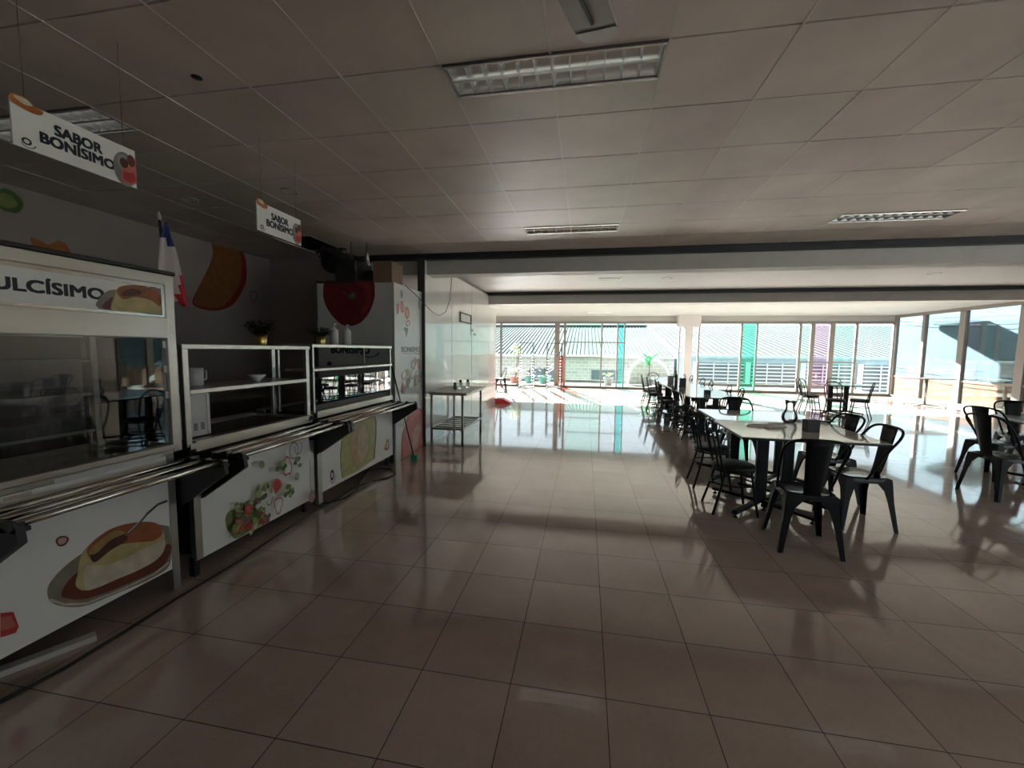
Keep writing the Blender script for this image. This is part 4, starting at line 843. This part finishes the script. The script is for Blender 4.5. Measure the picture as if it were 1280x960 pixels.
# ceiling fan, one blade in view
fn = thing('ceiling_fan', 'ceiling fan with pale blades, one blade tip hanging below the large light fitting', 'fan', (-.19, 1.20, 2.93))
MB().tube([(0, 0, .09), (0, 0, CZ-2.93)], .014, 10).build('downrod', 'fanw', fn)
MB().lathe([(0, -.06), (.06, -.055), (.10, -.02), (.105, .04), (.07, .085), (0, .09)], n=28).build('motor_housing', 'fanw', fn)
for k in range(3):
    a = math.radians(71+120*k); d = Vector((math.cos(a), math.sin(a), 0)); e = Vector((-math.sin(a), math.cos(a), 0))
    vs = []; n = 16
    prof = [(.14, .055), (.2, .075), (.45, .085)]+[(.60+.085*math.sin(g), .085*math.cos(g)) for g in [math.pi/2*i/7 for i in range(8)]]
    top = [d*l+e*w_ for l, w_ in prof]+[d*l-e*w_ for l, w_ in reversed(prof)]
    q = MB(); N_ = len(top); tl = Vector((0, 0, .012))
    q.add([tuple(p+tl*(p.dot(e)/.085)) for p in top]+[tuple(p+tl*(p.dot(e)/.085)+Vector((0, 0, .014))) for p in top], [list(range(N_))[::-1], [N_+i for i in range(N_)]]+[[i, (i+1) % N_, N_+(i+1) % N_, N_+i] for i in range(N_)])
    q.build('blade', 'fanw', fn)
    tp = [p for p in prof if p[0] > .55]; tv = [d*l+e*w_ for l, w_ in tp]+[d*l-e*w_ for l, w_ in reversed(tp)]; q = MB(); q.add([tuple(p*1.0+tl*(p.dot(e)/.085)+Vector((0, 0, -.004))) for p in tv], [[i, i+1, len(tv)-2-i, len(tv)-1-i] for i in range(len(tv)//2-1)], 0); q.flat = True; q.build('blade_tip', 'fantip', fn)
    MB().bar(tuple(d*.08+Vector((0, 0, -.006))), tuple(d*.56+Vector((0, 0, -.006))), .026, .012, w2=.008).build('blade_arm', 'wire', fn)

# ------------------------------------------------------------------ chairs and tables
def arc(pts, sub=4):
    out = []
    n = len(pts)
    for i in range(n-1):
        p0, p1, p2, p3 = pts[max(i-1, 0)], pts[i], pts[i+1], pts[min(i+2, n-1)]
        for k in range(sub):
            t = k/sub; out.append(tuple(.5*((2*p1[a])+(-p0[a]+p2[a])*t+(2*p0[a]-5*p1[a]+4*p2[a]-p3[a])*t*t+(-p0[a]+3*p1[a]-3*p2[a]+p3[a])*t**3) for a in (0, 1, 2)))
    return out+[tuple(pts[-1])]
def make_tolix():
    t = thing('metal_armchair', 'x', 'chair')
    SZ = .50
    # seat: dished square sheet with rounded corners
    q = MB(); n = 32; rings = [(0, -.012), (.5, -.010), (.82, -.004), (.94, 0), (1.0, -.004), (1.02, -.02), (1.0, -.055)]; vs = []
    for f_, dz in rings:
        for k in range(n):
            g = 2*math.pi*k/n; c_, s_ = math.cos(g), math.sin(g); e_ = .36; x = .19*f_*abs(c_)**e_*(1 if c_ > 0 else -1); y = .185*f_*abs(s_)**e_*(1 if s_ > 0 else -1)
            vs.append((x, y, SZ+dz))
    q.add(vs, [(i*n+k, i*n+(k+1) % n, (i+1)*n+(k+1) % n, (i+1)*n+k) for i in range(len(rings)-1) for k in range(n)], 0, True)
    q.build('seat', 'chair_seat', t)
    for sx in (-1, 1):
        for sy in (-1, 1):
            q = MB()
            # folded sheet leg: two faces meeting at the outer corner, wide at the top (arched), narrow at the foot
            lv = [(SZ-.01, .185, .175), (SZ-.05, .190, .13), (SZ-.12, .195, .075), (SZ-.22, .202, .052), (.0, .235, .034)]
            for axis in (0, 1):
                vs = []
                for z, c_, wd in lv:
                    cy_ = c_*(1.0 if sy > 0 else 1.08)
                    o_ = (sx*c_, sy*cy_); i_ = (o_[0]-(sx*wd if axis == 0 else 0), o_[1]-(sy*wd if axis == 1 else 0))
                    th = .006; ix, iy = (0, -sy*th) if axis == 0 else (-sx*th, 0)
                    vs += [(o_[0], o_[1], z), (i_[0], i_[1], z), (i_[0]+ix, i_[1]+iy, z), (o_[0]+ix, o_[1]+iy, z)]
                fs = []
                for i in range(len(lv)-1):
                    for k in range(4): fs.append((4*i+k, 4*i+(k+1) % 4, 4*i+4+(k+1) % 4, 4*i+4+k))
                fs += [(0, 1, 2, 3), (4*(len(lv)-1)+3, 4*(len(lv)-1)+2, 4*(len(lv)-1)+1, 4*(len(lv)-1))]
                q.add(vs, fs, 0)
            q.build('leg', 'chair', t)
    P = [(-.192, .02, SZ-.02), (-.205, -.03, SZ+.08), (-.222, -.115, SZ+.25), (-.225, -.20, SZ+.37), (-.195, -.245, SZ+.435), (-.12, -.265, SZ+.462), (0, -.268, SZ+.468)]
    pts = arc(P); pts = pts+[(-x, y, z) for x, y, z in reversed(pts[:-1])]
    MB().tube(pts, .0115, 10).build('back_frame', 'chair', t)
    q = MB(); vs = []; n = 10
    for i in range(n+1):
        u = i/n; z = SZ-.01+u*.475; wd = .062+.036*u; y = -.172-.10*u**.8
        for k in range(5):
            v = -1+k/2; vs.append((v*wd, y-.014*(1-v*v), z))
    q.add(vs, [(5*i+k, 5*i+k+1, 5*i+k+6, 5*i+k+5) for i in range(n) for k in range(4)], 0, True); q.flat = True
    o = q.build('back_splat', 'chair', t); mo = o.modifiers.new('s', 'SOLIDIFY'); mo.thickness = .004
    return t
def make_bentwood():
    t = thing('round_seat_chair', 'x', 'chair'); SZ = .50
    MB().lathe([(0, -.03), (.185, -.03), (.205, -.018), (.207, 0), (.195, .018), (.15, .026), (0, .03)], (0, 0, SZ-.02), 32).build('seat', 'vinyl', t)
    MB().lathe([(.19, -.05), (.20, -.05), (.20, -.03), (.19, -.03)], (0, 0, SZ-.02), 28).build('seat_ring', 'chair', t)
    P = [(-.155, -.13, SZ-.06), (-.17, -.165, SZ+.02), (-.19, -.205, SZ+.2), (-.18, -.235, SZ+.34), (-.11, -.255, SZ+.43), (0, -.262, SZ+.455)]
    pts = arc(P); MB().tube(pts+[(-x, y, z) for x, y, z in reversed(pts[:-1])], .0115, 8).build('outer_hoop', 'chair', t)
    P = [(-.085, -.175, SZ-.04), (-.088, -.195, SZ+.1), (-.085, -.225, SZ+.24), (-.055, -.245, SZ+.33), (0, -.250, SZ+.35)]
    pts = arc(P); MB().tube(pts+[(-x, y, z) for x, y, z in reversed(pts[:-1])], .0095, 8).build('inner_hoop', 'chair', t)
    for sx in (-1, 1):
        MB().tube(arc([(sx*.15, .125, SZ-.05), (sx*.165, .145, .3), (sx*.195, .19, 0)]), .0125, 8).build('leg', 'chair', t)
        MB().tube(arc([(sx*.155, -.13, SZ-.05), (sx*.165, -.155, .3), (sx*.195, -.235, 0)]), .0125, 8).build('leg', 'chair', t)
    MB().tube([(.185*math.cos(g), -.005+.175*math.sin(g)*1.18, .30) for g in [2*math.pi*i/28 for i in range(28)]], .008, 6, closed=True).build('ring_stretcher', 'chair', t)
    return t
TOL = make_tolix(); BEN = make_bentwood(); first = {'t': True, 'b': True}
def chair(kind, x, y, face, label, group):
    src = TOL if kind == 't' else BEN
    o = src if first[kind] else copy_tree(src); first[kind] = False
    return place(o, (x, y, 0), math.atan2(face[1], face[0])-math.pi/2, label, group)
GA = 'chairs around the near table'; GB_ = 'chairs along the long table'; GC = 'chairs around the far table'; GD = 'chairs at the right edge table'
chair('t', 1.885, 3.83, (.13, 1), 'black metal chair at the near end of the near table, back to the camera', GA)
chair('t', 2.64, 4.46, (-1, -.02), 'black metal chair on the right of the near table, closest to the camera', GA)
chair('t', 2.75, 5.18, (-1, -.10), 'black metal chair on the right of the near table, the one behind', GA)
chair('b', 1.56, 4.55, (1, .0), 'black round-seat chair on the left of the near table, nearer the camera', GA)
chair('b', 1.58, 5.36, (1, -.04), 'black round-seat chair on the left of the near table, the one behind', GA)
chair('t', 2.28, 6.50, (0, -1), 'black metal chair between the near table and the long table', GA)
LY = [(2.08, 8.25), (2.12, 9.2), (2.0, 10.25), (2.05, 11.0), (1.98, 12.0), (1.96, 12.95)]
RY = [(2.86, 8.84), (2.83, 9.47), (2.86, 10.86), (2.93, 11.84), (2.96, 13.2), (2.86, 13.75)]
ordn = ['first', 'second', 'third', 'fourth', 'fifth', 'sixth']
for i, (x, y) in enumerate(LY): chair('b', x, y, (1, random.uniform(-.12, .12)), 'black round-seat chair, %s from the near end on the left of the long table' % ordn[i], GB_)
for i, (x, y) in enumerate(RY): chair('b', x, y, (-1, random.uniform(-.12, .12)), 'black round-seat chair, %s from the near end on the right of the long table' % ordn[i], GB_)
chair('b', 2.3, 14.25, (.05, -1), 'black round-seat chair at the far end of the long table', GB_)
chair('b', 6.42, 13.25, (1, -.1), 'round-seat chair at the far table, left side behind', GC)
chair('b', 6.26, 12.72, (1, .05), 'round-seat chair at the far table, left side in front', GC)
chair('b', 6.40, 11.80, (.7, .7), 'round-seat chair at the far table, near left corner', GC)
chair('b', 6.98, 11.85, (-.75, .6), 'round-seat chair at the far table, near right corner', GC)
chair('b', 7.25, 13.35, (-.15, -1), 'round-seat chair on the far side of the far table', GC)
chair('t', 4.85, 5.65, (1, .12), 'black metal chair at the right edge table, nearest the camera', GD)
chair('t', 5.50, 6.53, (1, .25), 'black metal chair at the right edge table, behind the nearest one', GD)
chair('t', 6.40, 7.22, (-.3, -1), 'black metal chair behind the right edge table, cut by the photo edge', GD)
chair('t', -3.45, 16.6, (-1, -.3), 'black metal chair by the windows, at the far end of the white partition', 'chairs by the windows')

def ped_table(name, label, cat, x, y, w_, d_, rz, top, posts, H=.83, group=None, foot=.36):
    t = thing(name, label, cat, (x, y, 0), rz, group)
    q = MB(); q.bbox(-w_/2, w_/2, -d_/2, d_/2, H-.008, H, .002, 0); q.bbox(-w_/2, w_/2, -d_/2, d_/2, H-.028, H-.008, .002, 1); q.build('tabletop', [top, 'tedge'], t)
    for px_, py_ in posts:
        MB().bbox(px_-.055, px_+.055, py_-.03, py_+.03, .06, H-.028, .008).build('post', 'chair', t)
        q = MB()
        for sx in (-1, 1):
            for sy in (-1, 1):
                q.bar((px_, py_, .075), (px_+sx*foot, py_+sy*foot*1.05, .05), .05, .035, h2=.028)
                q.lathe([(0, 0), (.022, 0), (.022, .008), (.008, .012), (.008, .04), (0, .04)], (px_+sx*foot*.96, py_+sy*foot*.96*1.05, 0), 10)
        q.build('cross_foot', 'chair', t)
        MB().box(px_-.14, px_+.14, py_-.16, py_+.16, H-.05, H-.028).build('mounting_plate', 'chair', t)
    return t
ped_table('dining_table', 'cream-topped dining table nearest the camera, with carafe and napkins', 'table', 2.19, 4.78, 1.27, 1.0, math.radians(-1.5), 'ttop', [(-.30, -.10), (.06, .17)], group='tables pushed together near the camera')
ped_table('dining_table', 'cream-topped dining table directly behind the nearest one', 'table', 2.25, 5.79, 1.25, 1.0, math.radians(-2), 'ttop', [(-.26, 0), (.28, 0)], group='tables pushed together near the camera')
for i in range(5):
    ped_table('dining_table', 'grey-topped table, %s from the near end of the long row' % ordn[i], 'table', 2.44+.01*i, 8.55+1.2*i, .98, 1.195, 0, 'ttopg', [(-.18, -.15), (.18, .25)], group='tables of the long row', foot=.25)
ped_table('dining_table', 'grey-topped table near the windows with chairs around it', 'table', 6.93, 12.68, .98, 1.15, math.radians(-8), 'ttopg', [(-.22, -.1), (.22, .1)], foot=.3)
ped_table('dining_table', 'table with black metal chairs cut by the right edge of the photo', 'table', 6.10, 6.20, 1.2, 1.0, math.radians(-20), 'ttopg', [(-.2, 0), (.25, 0)])
t = thing('pedestal_table', 'bare pedestal table standing alone by the side windows', 'table', (10.97, 15.45, 0), math.radians(10))
MB().bbox(-.62, .62, -.35, .35, .88, .905, .003).build('tabletop', 'tedge', t); MB().tube([(0, 0, .03), (0, 0, .88)], .045, 14).build('post', 'steel_dull', t)
q = MB()
for g in range(4):
    a = math.radians(20+90*g); q.bar((0, 0, .05), (.55*math.cos(a), .55*math.sin(a), .03), .06, .04, w2=.035, h2=.02); q.lathe([(0, 0), (.02, 0), (.02, .03), (0, .03)], (.53*math.cos(a), .53*math.sin(a), 0), 8)
q.build('cross_foot', 'steel_dull', t)

# things on the tables
cf = thing('glass_carafe', 'clear glass carafe with a waist standing on the near table', 'carafe', (2.43, 5.36, .83))
MB().lathe([(0, 0), (.055, 0), (.075, .02), (.085, .055), (.078, .10), (.052, .15), (.042, .185), (.048, .22), (.058, .262), (.054, .262), (.044, .22), (.038, .185), (.048, .15), (.073, .10), (.080, .055), (.070, .024), (.05, .006), (0, .006)], n=28).build('carafe_body', 'jugglass', cf)
nk = thing('napkin', 'crumpled grey paper napkin lying on the near table', 'napkin', (2.0, 4.98, .83), .2)
def crumple(pts, h, seed):
    rr = random.Random(seed); q = MB(); q.flat = True; nx, ny = 12, 7; vs = []
    for i in range(nx+1):
        for k in range(ny+1):
            u, v = i/nx, k/ny; wd = .5*math.sin(math.pi*min(1, .06+u*.94))**.6
            x = (u-.5)*.36; y = (v-.5)*.30*wd+.02*math.sin(u*7); z = h*math.sin(math.pi*u)**.7*math.sin(math.pi*v)**.8+rr.uniform(0, .008)*(1 if 0 < v < 1 else .2)+.002
            vs.append((x, y, z))
    q.add(vs, [(i*(ny+1)+k, (i+1)*(ny+1)+k, (i+1)*(ny+1)+k+1, i*(ny+1)+k+1) for i in range(nx) for k in range(ny)], 0, True); return q
o = crumple(None, .016, 5).build('folded_sheet', 'cloth', nk); mo = o.modifiers.new('s', 'SOLIDIFY'); mo.thickness = .002; mo.offset = 1
o = crumple(None, .04, 8).build('crumpled_corner', 'cloth', nk); o.location = (.12, -.02, 0); o.rotation_euler.z = .5; mo = o.modifiers.new('s', 'SOLIDIFY'); mo.thickness = .002; mo.offset = 1
t = thing('napkin_holder', 'black block-shaped napkin holder on the near table', 'napkin holder', (2.37, 4.76, .83), .1)
MB().bbox(-.065, .065, -.045, .045, 0, .13, .004).build('case', 'bracket', t); MB().box(-.05, .05, -.03, .03, .13, .134).build('napkins', 'paper', t)
nb_ = thing('notepad', 'white sheets with a dark pen beside the carafe on the near table', 'notepad', (2.68, 5.48, .83), .15)
MB().bbox(-.16, .16, -.10, .10, 0, .008, .001).build('paper_sheets', 'paper', nb_); MB().bbox(-.02, .26, -.10, -.04, .009, .022, .004).build('pen_case', 'bracket', nb_)
t = thing('napkin_holder', 'black napkin holder on the long grey table, nearest item', 'napkin holder', (2.37, 8.5, .83)); MB().bbox(-.055, .055, -.04, .04, 0, .09, .004).build('case', 'bracket', t); MB().box(-.04, .04, -.03, .03, .09, .094).build('napkins', 'paper', t)
t = thing('menu_stand', 'dark upright box on the long grey table, behind the napkin holder', 'box', (2.33, 10.4, .83)); MB().bbox(-.07, .07, -.04, .04, 0, .20, .004).build('case', 'bracket', t); MB().bbox(-.075, .075, -.045, .045, 0, .012, .002).build('base', 'chair', t)
t = thing('glass_bottle', 'tall dark bottle standing on the long grey table', 'bottle', (2.27, 10.85, .83)); MB().lathe([(0, 0), (.036, 0), (.038, .01), (.038, .22), (.016, .28), (.014, .33), (0, .33)], n=16).build('bottle_body', 'junk', t); MB().lathe([(.016, .32), (.016, .36), (0, .36)], n=12).build('cap', 'bracket', t)
t = thing('condiment_box', 'grey box on the long grey table, left of the tall bottle', 'box', (2.19, 11.1, .83)); MB().bbox(-.07, .07, -.05, .05, 0, .20, .006).build('case', 'steel_dull', t); MB().bbox(-.075, .075, -.055, .055, .20, .215, .003).build('lid', 'grey', t)
t = thing('potted_plant', 'leafy tuft of green in a small pot on the long table', 'plant', (0, 0, 0)) if False else None

# tray racks by the windows
def rack(label, x, y, shelf):
    t = thing('tray_rack', label, 'rack', (x, y, 0), 0, 'empty tray racks by the windows'); W_, D_, H_ = .60, .45, 1.98
    for sx in (0, W_):
        for sy in (0, D_): MB().bbox(sx-.013, sx+.013, sy-.013, sy+.013, .10, H_, .002).build('upright', 'rackm', t)
    q = MB()
    for z in (.13, H_-.013):
        for sy in (0, D_): q.box(0, W_, sy-.012, sy+.012, z-.012, z+.012)
        for sx in (0, W_): q.box(sx-.012, sx+.012, 0, D_, z-.012, z+.012)
    if shelf: q.box(0, W_, -.012, .012, 1.48, 1.504); q.box(0, W_, D_-.012, D_+.012, 1.48, 1.504)
    q.build('frame_rail', 'rackm', t)
    for k in range(14):
        z = .27+.12*k; q = MB()
        for sx, s_ in ((0, 1), (W_, -1)): q.box(min(sx, sx+s_*.06), max(sx, sx+s_*.06), 0, D_, z, z+.006)
        q.build('tray_runner', 'rackm', t)
    for sx in (0, W_):
        for sy in (0, D_): MB().tube([(sx-.012, sy, .035), (sx+.012, sy, .035)], .035, 12).box(sx-.01, sx+.01, sy-.01, sy+.01, .04, .11).build('caster', 'bracket', t)
rack('left of two empty wheeled tray racks in front of the windows', -2.75, 16.95, False); rack('right of two empty wheeled tray racks in front of the windows', -1.57, 16.95, True)

# put every origin at the base of its thing
bpy.context.view_layer.update()
for o in [x for x in sc.objects if x.parent is None]:
    if o.type == 'EMPTY' and tuple(o.location) == (0.0, 0.0, 0.0) and o.rotation_euler.z == 0 and not o.get('kind'):
        pts = [m_.matrix_world @ Vector(b) for m_ in o.children if m_.type == 'MESH' for b in m_.bound_box]
        c0 = Vector(((min(p.x for p in pts)+max(p.x for p in pts))/2, (min(p.y for p in pts)+max(p.y for p in pts))/2, min(p.z for p in pts)))
        o.location = c0
        for m_ in o.children: m_.location = Vector(m_.location)-c0
    elif o.type == 'MESH' and tuple(o.location) == (0.0, 0.0, 0.0) and o.get('kind') != 'structure':
        v = [p.co for p in o.data.vertices]
        c0 = Vector(((min(p.x for p in v)+max(p.x for p in v))/2, (min(p.y for p in v)+max(p.y for p in v))/2, min(p.z for p in v)))
        o.data.transform(Matrix.Translation(-c0)); o.location = c0
